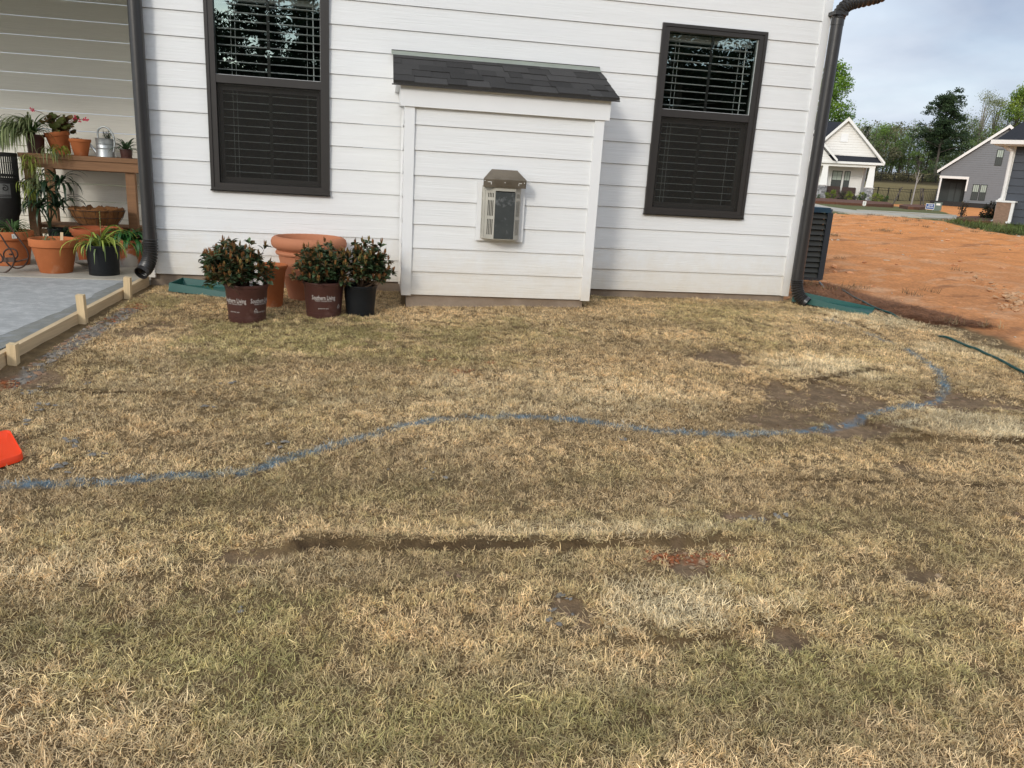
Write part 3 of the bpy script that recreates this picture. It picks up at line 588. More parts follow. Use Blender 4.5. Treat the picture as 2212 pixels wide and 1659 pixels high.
# ------------------------------------------------------------------ the white house
LAP = .178
W1 = (-1.338, -.430, .677, 2.188); W2 = (2.213, 3.127, .667, 2.186)
def make_house():
    h = empty('house', (0,0,0), 'white lap sided house with dark framed windows and a shingled chimney bump, filling the middle', 'house')
    s = MB(); lap_wall(s, (0,0,0), (1,0,0), (0,-1,0), [(-1.80,0),(3.603,0),(3.603,2.95),(-1.80,2.95)], LAP, 0, [(w[0]+.02,w[1]-.02,w[2]+.02,w[3]-.02) for w in (W1,W2)])
    for (x,k) in []:     # butt joints between boards
        z = int(k)*LAP; s.box((x,-.018,z+.002),(x+.0016,-.0075,z+LAP-.002),(.72,.72,.70))
    s.build('siding', M['siding'], h)
    s = MB(); lap_wall(s, (-7.5,2.5,0), (1,0,0), (0,-1,0), [(0,-.06),(5.68,-.06),(5.68,3.0),(0,3.0)], LAP, .025, col=(1.06,1.03,.94), d1=.015, gap=.0045)
    s.build('porch_siding', M['siding'], h)
    s = MB(); lap_wall(s, (-1.83,0,0), (0,1,0), (-1,0,0), [(.02,-.04),(2.5,-.04),(2.5,3.0),(.02,3.0)], LAP, 0); s.build('porch_siding', M['siding'], h)
    s = MB(); lap_wall(s, (3.63,9.,0), (0,-1,0), (1,0,0), [(0,0),(8.9,0),(8.9,3.0),(0,3.0)], LAP, 0); s.build('side_siding', M['siding'], h)
    for a, b in [((3.60,-.028,-.004),(3.668,.06,2.95)), ((-1.865,-.028,-.03),(-1.795,.06,2.95))]:
        s = MB(); s.box(a, b); s.build('corner_trim', M['trim'], h)
    # frieze strip under siding, foundation, hidden core that keeps daylight out of the rooms
    s = MB(); s.box((-1.84,.012,-.6),(3.645,.3,-.001)); s.box((3.60,.3,-.6),(3.645,9,-.001)); s.build('foundation', M['found'], h)
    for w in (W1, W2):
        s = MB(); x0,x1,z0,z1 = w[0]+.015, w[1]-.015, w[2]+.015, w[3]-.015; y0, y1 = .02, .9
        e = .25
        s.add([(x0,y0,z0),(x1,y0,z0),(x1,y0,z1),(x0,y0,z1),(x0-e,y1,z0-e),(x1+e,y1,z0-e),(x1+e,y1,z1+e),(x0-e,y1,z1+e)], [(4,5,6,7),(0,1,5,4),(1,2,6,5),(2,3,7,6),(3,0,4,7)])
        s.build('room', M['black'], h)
    # roof over everything, out of the frame: gable over the main block, lean-to over the porch
    s = MB(); s.prism([(3.98,-.35,2.95),(.9,-.35,4.75),(-7.6,-.35,3.35),(-7.6,-.35,3.25),(.9,-.35,4.62),(3.98,-.35,2.84)], (0,9.8,0)); s.build('roof', M['shingle'], h)
    s = MB(); s.prism([(3.60,-.02,2.95),(.9,-.02,4.6),(-1.85,-.02,4.2),(-1.85,-.02,2.95)], (0,.05,0)); s.build('gable_wall', M['trim'], h)
    s = MB(); s.box((-7.6,-.05,2.46),(-1.87,.10,2.98)); s.build('porch_beam', M['trim'], h); s = MB(); s.box((-7.6,.101,2.72),(-1.87,2.48,2.76)); s.build('porch_ceiling', M['ceil'], h)
    # windows
    for w, n in ((W1,12),(W2,11)):
        make_window(h, w)
    make_bump(h)
    # porch slab
    s = MB(); s.box((-7.6,-.0,-.5),(-1.842,2.49,-.06)); s.build('porch_floor', M['concrete_old'], h)
    # downspouts
    pipe(h, [(-1.80,2.95),(-1.80,.33)], [(-1.80,-.085,.33),(-1.80,-.086,.26),(-1.80,-.092,.20),(-1.803,-.112,.14),(-1.812,-.147,.09),(-1.825,-.19,.055),(-1.842,-.235,.028)])
    A = WY(1806.5,55,-.088); B = WY(1730,560,-.088); x = (A[0]+B[0])/2
    pipe(h, [(x,A[2]),(x,.20)], [(x,-.088,.20),(x+.001,-.089,.14),(x+.006,-.10,.085),(x+.022,-.12,.03),(x+.048,-.148,-.012),(x+.082,-.18,-.038)],
         top=[(x,-.088,A[2]),(x+.004,-.088,A[2]+.07),(x+.03,-.088,A[2]+.13),(x+.085,-.088,A[2]+.175),(x+.16,-.088,A[2]+.20),(x+.28,-.088,A[2]+.235),(x+.36,-.088,A[2]+.27),(x+.40,-.088,A[2]+.36)])
    return h
def smooth_path(P, n):
    P = [np.array(p, float) for p in P]; out = []
    Q = [2*P[0]-P[1]]+P+[2*P[-1]-P[-2]]
    for i in range(1, len(Q)-2):
        for k in range(n):
            t = k/n; out.append(.5*((2*Q[i])+(-Q[i-1]+Q[i+1])*t+(2*Q[i-1]-5*Q[i]+4*Q[i+1]-Q[i+2])*t*t+(-Q[i-1]+3*Q[i]-3*Q[i+1]+Q[i+2])*t**3))
    out.append(P[-1]); return out
def pipe(h, zs, low, top=None):
    (x,z1),(_,z0) = zs; y = low[0][1]; r = .050
    d = empty('downspout', (0,0,0)); d.parent = h
    s = MB(); s.tube([(x,y,z1),(x,y,z0)], r, 28); s.tube([(x,y,z0+.05),(x,y,z0+.047)], [r+.0025,r+.0025], 28); s.build('pipe', M['pipe'], d)
    def elbow(P):
        Q = smooth_path(P, 14); n = len(Q); rad = [r*1.03+(.0048*math.sin(i*2*math.pi/5.0) if 9 < i < n-9 else 0)+.001 for i in range(n)]
        e = MB(); e.tube(Q, rad, 28, cap=False); e.tube([p for p in Q], [q-.003 for q in rad], 28, cap=False, col=(.6,.6,.6)); e.build('elbow', M['pipe'], d)
    elbow(low)
    if top: elbow(top)
    s = MB()
    for z in (2.35,):
        s.box((x-.058,y-.052,z),(x+.058,y+.09,z+.03))
    s.build('strap', M['pipe'], d)
def make_window(h, w):
    x0,x1,z0,z1 = w; wd = empty('window', (0,0,0)); wd.parent = h; zm = z0+(z1-z0)*.547
    def ring(mb, a0,a1,b0,b1, t, yf, yb, tb=None):
        tb = tb or t
        mb.box((a0,yf,b0),(a0+t,yb,b1)); mb.box((a1-t,yf,b0),(a1,yb,b1)); mb.box((a0+t,yf,b0),(a1-t,yb,b0+tb)); mb.box((a0+t,yf,b1-tb),(a1-t,yb,b1))
    s = MB(); ring(s, x0,x1,z0,z1,.024,-.034,.05,.024); ring(s, x0+.0242,x1-.0242,z0+.0242,z1-.0242,.042,-.026,.05,.034); ring(s, x0-.004,x1+.004,z0-.006,z0+.006,.012,-.040,.0,.003)
    s.box((x0+.06,-.022,zm-.028),(x1-.06,.03,zm+.03)); s.build('frame', M['bronze'], wd)
    # upper sash: pane, bright glazing line, bar between the glass
    gx0, gx1 = x0+.066, x1-.066
    s = MB(); s.add([(gx0,.004,zm+.03),(gx1,.004,zm+.03),(gx1,.004,z1-.058),(gx0,.004,z1-.058)], [(0,1,2,3)]); s.build('pane', M['pane'], wd)
    s = MB(); xm = (x0+x1)/2; s.box((xm-.011,.010,zm+.03),(xm+.011,.018,z1-.058)); s.box((xm-.011,.058,z0+.07),(xm+.011,.066,zm-.028)); s.build('muntin', M['screen_frame'], wd)
    s = MB(); s.box((gx0,-.006,zm+.0302),(gx1,.002,zm+.034)); s.box((gx1-.003,-.006,zm+.034),(gx1,.002,z1-.06)); s.build('glazing_bead', M['slat'], wd)
    # lower sash set back, with screen in front
    s = MB(); ring(s, gx0+.001,gx1-.001,z0+.0585,zm-.0285,.034,.030,.055,.045); s.build('lower_sash', M['bronze'], wd)
    s = MB(); s.add([(gx0+.036,.047,z0+.10),(gx1-.036,.047,z0+.10),(gx1-.036,.047,zm-.07),(gx0+.036,.047,zm-.07)], [(0,1,2,3)]); s.build('pane', M['pane'], wd)
    s = MB(); ring(s, gx0+.002,gx1-.002,z0+.0605,zm-.0305,.014,-.012,-.003,.014); s.add([(gx0+.012,-.007,z0+.07),(gx1-.012,-.007,z0+.07),(gx1-.012,-.007,zm-.04),(gx0+.012,-.007,zm-.04)], [(0,1,2,3)]); s.build('insect_screen', M['screen'], wd)
    # venetian blind: open slats, cords, wand
    s = MB(); z = z0+.085
    while z < z1-.05:
        s.box((gx0+.004,.070,z),(gx1-.004,.120,z+.0036)); z += .0585
    s.box((gx0+.004,.092,z1-.11),(gx1-.004,.150,z1-.06))
    for fx in (.13,.17,.86):
        xx = gx0+(gx1-gx0)*fx; s.box((xx,.090,z0+.07),(xx+.0022,.0925,z1-.06))
    xx = gx0+(gx1-gx0)*.92; s.tube([(xx,.082,z1-.08),(xx+.004,.082,zm-.05)], .0042, 8)
    s.build('blind', M['slat'], wd)

def make_bump(h):
    b = empty('chimney_bump', (0,0,0)); b.parent = h; D = -.619
    x0,x1 = .14,1.63
    s = MB(); lap_wall(s, (0,D+.02,0), (1,0,0), (0,-1,0), [(x0+.06,-.004),(x1-.06,-.004),(x1-.06,1.37),(x0+.06,1.37)], LAP, -.004)
    lap_wall(s, (x0+.012,0,0), (0,-1,0), (-1,0,0), [(.03,-.004),(.58,-.004),(.58,1.485),(.03,1.74)], LAP, -.004)
    lap_wall(s, (x1-.012,-.6,0), (0,1,0), (1,0,0), [(.03,-.004),(.57,-.004),(.57,1.74),(.03,1.485)], LAP, -.004); s.build('siding', M['siding'], b)
    for a, c in [(x0, x0+.073),(x1-.073, x1)]:
        s = MB(); s.box((a,D-.008,-.010),(c,D+.075,1.362)); s.build('corner_trim', M['trim'], b)
    for xx in (x0-.012, x1-.010):
        s = MB(); s.box((xx,-.03,-.008),(xx+.022,-.075,1.7)); s.build('corner_trim', M['trim'], b)
    s = MB(); s.box((.108,D-.022,1.362),(1.665,D+.05,1.506)); s.box((.108,D+.05,1.40),(.128,-.015,1.506)); s.box((1.645,D+.05,1.40),(1.665,-.015,1.506)); s.build('frieze_board', M['trim'], b)
    s = MB(); s.box((.18,D+.03,-.6),(1.582,.0,-.006)); s.build('foundation', M['found'], b)
    # shingled shed roof
    xl, xr = .055, 1.716; ye, ze, yt, zt = D-.068, 1.520, -.008, 1.792
    sl = np.array([0, yt-ye, zt-ze]); Ls = np.linalg.norm(sl); sl = sl/Ls; nn = np.array([0,-sl[2],sl[1]])
    s = MB(); s.obox(np.array([xl,ye,ze])-nn*.016, (xr-xl,0,0), sl*Ls, nn*.012, (1.2,1.2,1.2)); rr = random.Random(5)
    ncr = 5; ex = Ls/ncr
    for c in range(ncr):
        x = xl; first = True
        while x < xr-1e-6:
            w = rr.choice([.10,.14,.17,.2,.24]) if not first else rr.uniform(.06,.2); first = False
            xe = min(x+w, xr); th = rr.choice([.006,.009,.012]); g = rr.uniform(.72,1.3); dz = rr.uniform(-.004,.004)
            s.obox(np.array([x,ye,ze])+sl*(c*ex+(dz if c else 0))-nn*.004+nn*(.001+.0015*c*0), (xe-x-.0008,0,0), sl*(ex*1.04 if c<ncr-1 else ex*.98)-nn*0.0035, nn*th, (g,g,g*1.03)); x = xe
    s.build('shingle_roof', M['shingle'], b)
    # shadow board and soffit below, side bargeboards under the shingles
    s = MB(); s.add([(xl+.02,ye+.01,ze-.016),(xr-.02,ye+.01,ze-.016),(xr-.02,-.01,zt-.03),(xl+.02,-.01,zt-.03),(xl+.02,-.01,1.50),(xr-.02,-.01,1.50),(xl+.02,ye+.04,1.506),(xr-.02,ye+.04,1.506)], [(0,3,4,6),(1,7,5,2),(6,4,5,7),(0,6,7,1)]); s.build('soffit', M['trim'], b)
    s = MB(); s.obox((xl-.01,-.022,1.790),(xr-xl+.012,0,0),(0,-.055,-.024),(0,-.001,.0022)); s.box((xl-.012,-.024,1.786),(xr+.002,-.0185,1.806)); s.build('flashing', M['flash'], b)
    s = MB(); s.box((xl-.012,-.026,1.806),(xr+.0,-.019,1.811)); s.box((xl-.01,ye-.003,ze-.024),(xr+.002,ye+.02,ze-.0165)); s.build('drip_edge', M['bronze'], b)
    make_vent(b, D)
def make_vent(b, D):
    v = empty('flue_vent', (0,0,0)); v.parent = b; yf = D-.012
    R5 = lambda x, y, yy: WY(1002.3+.1146*x, 345.6+.1146*y, yy)
    c = (R5(225,1475,yf)+R5(1085,1520,yf)+R5(1150,470,yf)+R5(275,430,yf))/4; cx, cz = c[0], c[2]; W, H = .362, .438
    x0,x1,z0,z1 = cx-W/2, cx+W/2, cz-H/2, cz+H/2
    s = MB()
    for A in ([(x0,z0),(x1,z0),(x1-.034,z0+.034),(x0+.034,z0+.034)], [(x0,z0),(x0+.034,z0+.034),(x0+.034,z1),(x0,z1)], [(x1,z0),(x1,z1),(x1-.034,z1),(x1-.034,z0+.034)], [(x0+.034,z1-.03),(x1-.034,z1-.03),(x1-.034,z1),(x0+.034,z1)]):
        s.prism([(p[0],yf+.012,p[1]) for p in A], (0,-.024,0))
    s.build('mounting_frame', M['trim'], v)
    s = MB(); s.box((x0+.035,yf-.004,z0+.035),(x1-.035,yf+.004,z1-.03)); s.build('backplate', M['ventbody'], v)
    # half-octagon cage
    cw = .296; a0, a1 = cx-cw/2-.002, cx+cw/2-.002; zb, zt = z0+.022, z1-.030; dp = .125; f0, f1 = a0+.088, a1-.058
    ys = yf-.004; P = [(a0,ys),(a0+.008,ys-dp*.40),(f0,ys-dp),(f1,ys-dp),(a1-.006,ys-dp*.45),(a1,ys)]
    s = MB(); s.prism([(p[0],p[1],zb) for p in P], (0,0,.009)); s.prism([(p[0],p[1],zt-.032) for p in P], (0,0,.032))
    def facet(p, q, z0_, z1_, slots):
        p, q = np.array(p), np.array(q); d = q-p; n = np.array([d[1],-d[0]])/np.linalg.norm(d)
        t = [0]; 
        for a, w_ in slots: t += [a, a+w_]
        t += [1]
        for i in range(0, len(t)-1, 2):
            A = p+d*t[i]; B = p+d*t[i+1]; s.obox((A[0],A[1],z0_), (B[0]-A[0],B[1]-A[1],0), (-n[0]*.003,-n[1]*.003,0), (0,0,z1_-z0_))
    for (pi, slots) in ((0,[(.3,.15),(.62,.15)]),(1,[(.40,.07),(.53,.07),(.66,.07),(.79,.07)]),(3,[(.28,.12),(.5,.12),(.72,.12)]),(4,[(.3,.15),(.6,.15)])):
        p, q = P[pi], P[pi+1]; hz = zt-.032-zb-.009; b0 = zb+.009
        for (u0, u1, cut) in ((0,.07,0),(.07,.40,1),(.40,.47,0),(.47,.80,1),(.80,.86,0),(.86,.95,1),(.95,1,0)):
            facet(p, q, b0+hz*u0, b0+hz*u1, slots if cut else [])
    s.build('cage', M['ventbody'], v)
    s = MB(); s.box((a0+.02,ys,zb+.01),(a1-.02,ys-dp*.5,zt-.03)); s.build('flue', M['screen_frame'], v)
    s = MB(); s.box((f0+.001,ys-dp-.0035,zb+.006),(f1-.001,ys-dp+.001,zt-.040)); s.build('front_plate', M['ventpanel'], v)
    # bent sheet hood
    hz0, hz1, hz2 = zt-.006, zt+.050, zt+.118; hl, hr = a0-.006, a1+.014; hy = ys-dp-.012
    s = MB(); th = np.array([0,.002,.0])
    s.prism([(hl,hy,hz0),(hr,hy,hz0),(hr+.003,hy,hz1),(hl,hy,hz1)], (0,.002,0))
    s.prism([(hl,hy,hz1),(hr+.004,hy,hz1),(hr-.048,D-.012,hz2),(hl+.075,D-.012,hz2)], (0,.002,.003))
    s.prism([(hl,hy,hz0),(hl,hy,hz1),(hl+.075,D-.012,hz2),(hl+.02,D-.012,hz0)], (.002,0,0)); s.prism([(hr,hy,hz0),(hr,hy,hz1),(hr-.048,D-.012,hz2),(hr-.02,D-.012,hz0)], (-.002,0,0))
    hood = s.build('hood', M['steel'], v)
    for (ux, dirn) in ((.10,1),(.90,-1)):
        s = MB(); xa = hl+(hr-hl)*ux; s.box((xa,hy-.0012,hz1-.022),(xa+.024*dirn,hy-.0002,hz1-.018)); e = xa+.024*dirn if dirn > 0 else xa+.024*dirn
        s.box((e,hy-.0012,hz1-.038),(e+.0035,hy-.0002,hz1-.018)); s.build('hood_slot', M['white'], v)
    for ux, uz in ((.03,.012),(.5,.020),(.96,.016)): xx = hl+(hr-hl)*ux; s = MB(); s.tube([(xx,hy-.001,hz1-uz),(xx,hy-.003,hz1-uz)], .0032, 8); s.build('rivet', M['white'], v)
make_house()

# ------------------------------------------------------------------ fresh slab and its form boards
def make_form():
    s = MB(); N_ = 24
    zt = lambda y: -.068+.030*y; zb_ = lambda y: -.022+.048*y; xo = lambda y: -1.843+.063*y
    vs = []; fs = []; ys = np.linspace(-.002,-4.2,N_)
    s.add([(-7.5,-.002,zt(0)),(xo(0)-.037,-.002,zt(0)),(xo(-4.2)-.037,-4.2,zt(-4.2)),(-7.5,-4.2,zt(-4.2)),(-7.5,-.002,-.5),(xo(0)-.037,-.002,-.5),(xo(-4.2)-.037,-4.2,-.6),(-7.5,-4.2,-.6)], [(3,2,1,0),(1,2,6,5),(2,3,7,6)])
    o = s.build('patio_slab', M['concrete_new'], None); tag(o, kind='structure')
    # broomed border strip along the edge, slightly proud mortar slobber
    s = MB(); ya = np.linspace(-.004,-4.1,60); rr = np.random.RandomState(3); w = [.05+.10*fbm(np.array([y]),np.array([0.]),3,3,4)[0] for y in ya]
    vs = [(xo(y)-.037,y,zt(y)+.012) for y in ya]+[(xo(y)-.037-w_-.05,y,zt(y)+.0035) for y, w_ in zip(ya, w)]; n = len(ya)
    s.add(vs, [(i,i+n,i+n+1,i+1) for i in range(n-1)], (1,1,1), True); 
    f = bpy.data.materials.new('x'); bpy.data.materials.remove(f)
    o = s.build('slab_edge', M['concrete_edge'], None); tag(o, kind='structure')
    for a, b_ in ((-.02,-1.318),(-1.322,-4.2)):
        s = MB(); rr = random.Random(8); za, zb = zb_(a), zb_(b_); xa, xb = xo(a), xo(b_)
        s.add([(xa,a,za),(xb,b_,zb),(xb-.036,b_,zb),(xa-.036,a,za),(xa,a,za-.125),(xb,b_,zb-.125),(xb-.036,b_,zb-.125),(xa-.036,a,za-.125)], [(0,3,2,1),(0,1,5,4),(4,5,6,7),(0,4,7,3),(1,2,6,5),(3,7,6,2)])
        for k in range(9): y = a+(b_-a)*rr.random(); z = za+(zb-za)*(y-a)/(b_-a)-.02-.09*rr.random(); s.lathe([(0,.0006),(.006+.005*rr.random(),.0006)], (0,0,0), 10, (.35,.25,.18)) if 0 else None
        o = s.build('form_board', M['lumber'], None)
        tag(o, 'pale lumber form board beside the grey slab, %s' % ('the length reaching back to the porch corner' if a > -1 else 'the nearer length running off the left edge'), 'form board', 'form boards along the slab')
    for i, (y, top, lab) in enumerate([(-.575,.045,'short pale wooden stake at the porch end of the form board, near the downspout'), (-1.315,.035,'pale wooden stake in the middle of the form board, between the other two'), (-2.20,-.085,'pale wooden stake nearest the camera, at the left edge against the form board')]):
        s = MB(); x = xo(y)+.002; t = .045; zb = H1(x+.03,y)-.12; tw = (.012,-.006,.01)[i]
        s.add([(x,y,zb),(x+t,y,zb),(x+t,y+.045,zb),(x,y+.045,zb),(x+tw,y-.004,top),(x+t+tw,y-.004,top-.003),(x+t+tw,y+.041,top),(x+tw,y+.041,top+.002)], [(3,2,1,0),(4,5,6,7),(0,1,5,4),(1,2,6,5),(2,3,7,6),(3,0,4,7)])
        s.build('wooden_stake', M['stake'], None); tag(COL.objects[-1], lab, 'stake', 'stakes holding the form board')
M['concrete_edge'] = mat('wet concrete margin', (.22,.22,.195), .75, var=.2, scale=12, bump=.004, bscale=60, var2=((.26,.27,.27), 14, .5, .66))
M['stake'] = mat('pine stake', (.66,.50,.29), .75, var=.2, scale=2.5, stretch=(16,16,1.2), bump=.001, bscale=16)
make_form()

# ------------------------------------------------------------------ splash blocks, hose, condenser, orange board
def splash(o0, ang, L, Wd, label):
    ca, sa = math.cos(ang), math.sin(ang); z = H1(*o0)+(.016 if o0[0] < 0 else .028)
    def T(l, w, h): return (o0[0]+l*ca-w*sa, o0[1]+l*sa+w*ca, z+h+(.07*(o0[1]+l*sa+w*ca-o0[1]) if 1 else 0))
    s = MB(); th = .008; hw = lambda l: (Wd*(.40+.16*l/L)); n = 10
    prof = lambda l: [(-hw(l)-.014,0),(-hw(l),.062*(1-.55*l/L)),(-hw(l)+th,.062*(1-.55*l/L)),(-hw(l)+.03,.012),(0,.006),(hw(l)-.03,.012),(hw(l)-th,.062*(1-.55*l/L)),(hw(l),.062*(1-.55*l/L)),(hw(l)+.014,0)]
    vs = []; 
    for i in range(n+1):
        l = L*i/n
        for (w, hh) in prof(l): vs.append(T(l, w, hh))
    m = 9; fs = [(i*m+k, i*m+k+1, (i+1)*m+k+1, (i+1)*m+k) for i in range(n) for k in range(m-1)]
    s.add(vs, fs, smooth=False); p = prof(0)
    s.add([T(0,w,hh) for w,hh in [p[0],p[1],p[7],p[8]]]+[T(-.01,w,hh) for w,hh in [p[0],p[1],p[7],p[8]]], [(0,1,2,3),(7,6,5,4),(1,5,6,2),(0,4,5,1),(2,6,7,3)])
    o = s.build('splash_block', M['greenplast']); return tag(o, label, 'splash block', 'green splash blocks under the downspouts')
splash((-1.60,-.155), R(-14), .62, .27, 'green plastic splash block left of the potted shrubs, below the left downspout')
splash((3.78,.03), R(-42), .66, .25, 'green plastic splash block under the right corner downspout')
def hose():
    runs = [[(1818,629),(1845,646),(1879,664),(1929,683),(1958,692)], [(1940,683),(1955,690)], [(2038,732),(2060,742),(2090,756),(2126,768),(2160,786),(2190,800),(2260,826)]]
    P = []
    c8 = lambda x, y: (1641.7+.2604*x, 414.8+.2604*y)
    A = [c8(*p) for p in [(680,825),(730,860),(780,895),(850,930),(910,962),(1000,998),(1100,1035),(1220,1080),(1320,1130),(1430,1180),(1530,1222),(1620,1255),(1720,1300),(1790,1325),(1860,1360),(1920,1388),(2000,1432),(2090,1480),(2190,1530),(2300,1590)]]
    for i, (u, v) in enumerate(A):
        q = WG(u, v); z = H1(q[0], q[1]); hid = 7 <= i <= 9; P.append((q[0], q[1], z+(.020 if not hid else -.02)+.0015*math.sin(i*2.1)))
    s = MB(); s.tube(smooth_path(P, 6), .009, 10); o = s.build('garden_hose', M['hose']); tag(o, 'thin dark green hose half sunk in the dry grass at the right', 'hose')
hose()
def condenser():
    x0,x1,y0,y1,z0,z1 = 4.47,5.335,2.2,3.05,-.150,.742
    e = empty('air_conditioner', ((x0+x1)/2,(y0+y1)/2,z0), 'dark louvered air conditioner unit standing beyond the right corner of the white house', 'air conditioner')
    L = lambda p: (p[0]-(x0+x1)/2, p[1]-(y0+y1)/2, p[2]-z0)
    s = MB(); w = .07
    for a in (x0, x1-w):
        for b in (y0, y1-w): s.box(L((a,b,z0)), L((a+w,b+w,z1-.055)))
    s.box(L((x0+w,y0,z0)),L((x1-w,y1,z0+.05))); s.box(L((x0+.08,y0+.06,z0+.05)),L((x1-.08,y1-.06,z1-.06)),(.3,.3,.3))
    o = s.build('casing', M['ac'], e)
    s = MB(); n = 12; zz = np.linspace(z0+.055, z1-.06, n+1)
    for i in range(n):
        a, b = zz[i], zz[i+1]-.012
        s.prism([L((x0+w,y0+.006,a)),L((x0+w,y0+.034,b)),L((x0+w,y0+.040,b)),L((x0+w,y0+.012,a))], (x1-x0-2*w,0,0))
        s.prism([L((x1-.006,y0+w,a)),L((x1-.034,y0+w,b)),L((x1-.040,y0+w,b)),L((x1-.012,y0+w,a))], (0,y1-y0-2*w,0))
    s.build('louver_panel', M['acfin'], e)
    s = MB(); c = .035; pts = [(x0-.006,y0+c),(x0+c,y0-.006),(x1-c,y0-.006),(x1+.006,y0+c),(x1+.006,y1),(x0-.006,y1)]
    s.prism([L((p[0],p[1],z1-.055)) for p in pts], (0,0,.045)); s.prism([L((p[0]*.96+(x0+x1)*.02,p[1]*.96+(y0+y1)*.02,z1-.010)) for p in pts], (0,0,.014)); s.build('top_cover', M['actop'], e)
    s = MB(); s.box((x0-.1,y0-.06,z0-.12),(x1+.06,y1+.1,z0-.002)); 
    o = s.build('equipment_pad', M['concrete_old']); tag(o, 'flat concrete pad under the dark air conditioner', 'equipment pad')
    p = [WG(1640+.2604*475+5,414.8+.2604*770), WG(1641.7+.2604*525,414.8+.2604*797)]; s = MB(); s.tube([(p[0][0],p[0][1],H1(*p[0][:2])+.04),(p[1][0],p[1][1],H1(*p[1][:2])+.02)], .009, 8); o = s.build('conduit', M['galv']); tag(o, 'short pale pipe poking out of the mulch below the air conditioner', 'pipe')
M['actop'] = mat('blue-grey painted steel', (.020,.060,.095), .35, var=.1, scale=6, spec=.5)
condenser()
def orange():
    P = [np.array(p[:2]) for p in (WG(-60,944),WG(22,941),WG(54,998),WG(-14,1019))]
    s = MB(); A, B, C, D_ = P; A = B+(D_-C)*2.2; D_ = C+(D_-C)*2.2+0*A; out = []
    for a, b, c in ((A,B,C),(B,C,D_)):
        d1 = (a-b)/np.linalg.norm(a-b); d2 = (c-b)/np.linalg.norm(c-b); r = .035
        for t in np.linspace(0,1,8): out.append(b+d1*r*(1-t)**2+d2*r*t**2)
    out = [A]+out+[D_]; z = lambda p: H1(p[0],p[1])
    zz = max(z(p) for p in out)+.004; c = sum(out)/len(out)
    lay = [(1.0,.004),(1.0,.018),(.965,.030),(.90,.030),(.86,.025),(.0,.024)]
    n = len(out); vs = []
    for f, hh in lay:
        for p in out: q = c+(p-c)*f; vs.append((q[0],q[1],base_h(q[0],q[1])+.004+hh))
    s.add(vs, [(i*n+k,i*n+(k+1)%n,(i+1)*n+(k+1)%n,(i+1)*n+k) for i in range(len(lay)-1) for k in range(n)], smooth=True)
    o = s.build('plastic_board', M['orange']); tag(o, 'bright orange plastic panel with rounded corners lying on the lawn at the left edge', 'plastic panel')
orange()

# ------------------------------------------------------------------ pots and plants
def pot_terra(mb, r, h, rim=.22, seg=48, wall=.012, taper=.68, roll=False):
    """classic clay pot profile: foot, slanted wall, collar, hollow inside"""
    rb = r*taper; zc = h*(1-rim); rc = rb+(r*.93-rb)*(zc/h)/(1.0)
    rc = rb+(r*.90-rb)*1.0
    pr = [(0,.0),(rb*.97,0),(rb,.004),(rc,zc-.002),(rc+.001,zc),(r*.965,zc+.002),(r*.985,zc+.006),(r,h-.006),(r*.985,h),(r-wall*1.2,h),(r-wall*1.5,h-.01),(r-wall*1.8-.01,h*.80)]
    mb.lathe(pr, seg=seg)
def soil_disc(r, z, parent):
    s = MB(); rr = random.Random(int(r*1000)); s.lathe([(0,z+.008),(r*.4,z+.006),(r*.8,z),(r,z-.004)], seg=24); return s.build('soil', M['soil'], parent)
def nursery_pot(name, loc, r, h, m, label, ridge=True, rz=0, taper=.84):
    e = empty(name, loc, label, 'plant pot', rz=rz)
    s = MB(); rb = r*taper; f = lambda z: rb+(r*.965-rb)*z/h
    pr = [(0,.006),(rb*.9,.006),(rb*.93,0),(rb*.99,0),(rb,.006),(f(h*.16),h*.16),(f(h*.16)-.002,h*.165),(f(h*.5),h*.5),(f(h*.84),h*.84),(f(h*.87)+.002,h*.86),(f(h*.9)+.002,h*.92),(r,h*.925),(r+.002,h*.95),(r+.001,h*.995),(r-.003,h),(r-.006,h-.002),(r-.009,h*.8)]
    s.lathe(pr, seg=48)
    for k in range(12):   # feet
        a = k*2*math.pi/12; s.obox((rb*.93*math.cos(a)-.006, rb*.93*math.sin(a)-.006, -.003), (.012,0,0), (0,.012,0), (0,0,.01))
    s.build('pot_wall', m, e); return e
def leaf(V, F, C, p, d, n, L, W, col, fold=.25, bend=.35):
    d = d/np.linalg.norm(d); sd_ = np.cross(d, n); sd_ /= (np.linalg.norm(sd_)+1e-9); up = np.cross(sd_, d); o = len(V)
    for t, w in ((0,.12),(.3,.85),(.62,.95),(1.0,.08)):
        q = p+d*L*t-up*bend*L*t*t; V += [q-sd_*W*w/2+up*W*fold*w, q, q+sd_*W*w/2+up*W*fold*w]; C += [col*.92, col*1.12, col*.92]
    for i in range(3): a = o+3*i; F += [(a,a+1,a+4,a+3),(a+1,a+2,a+5,a+4)]
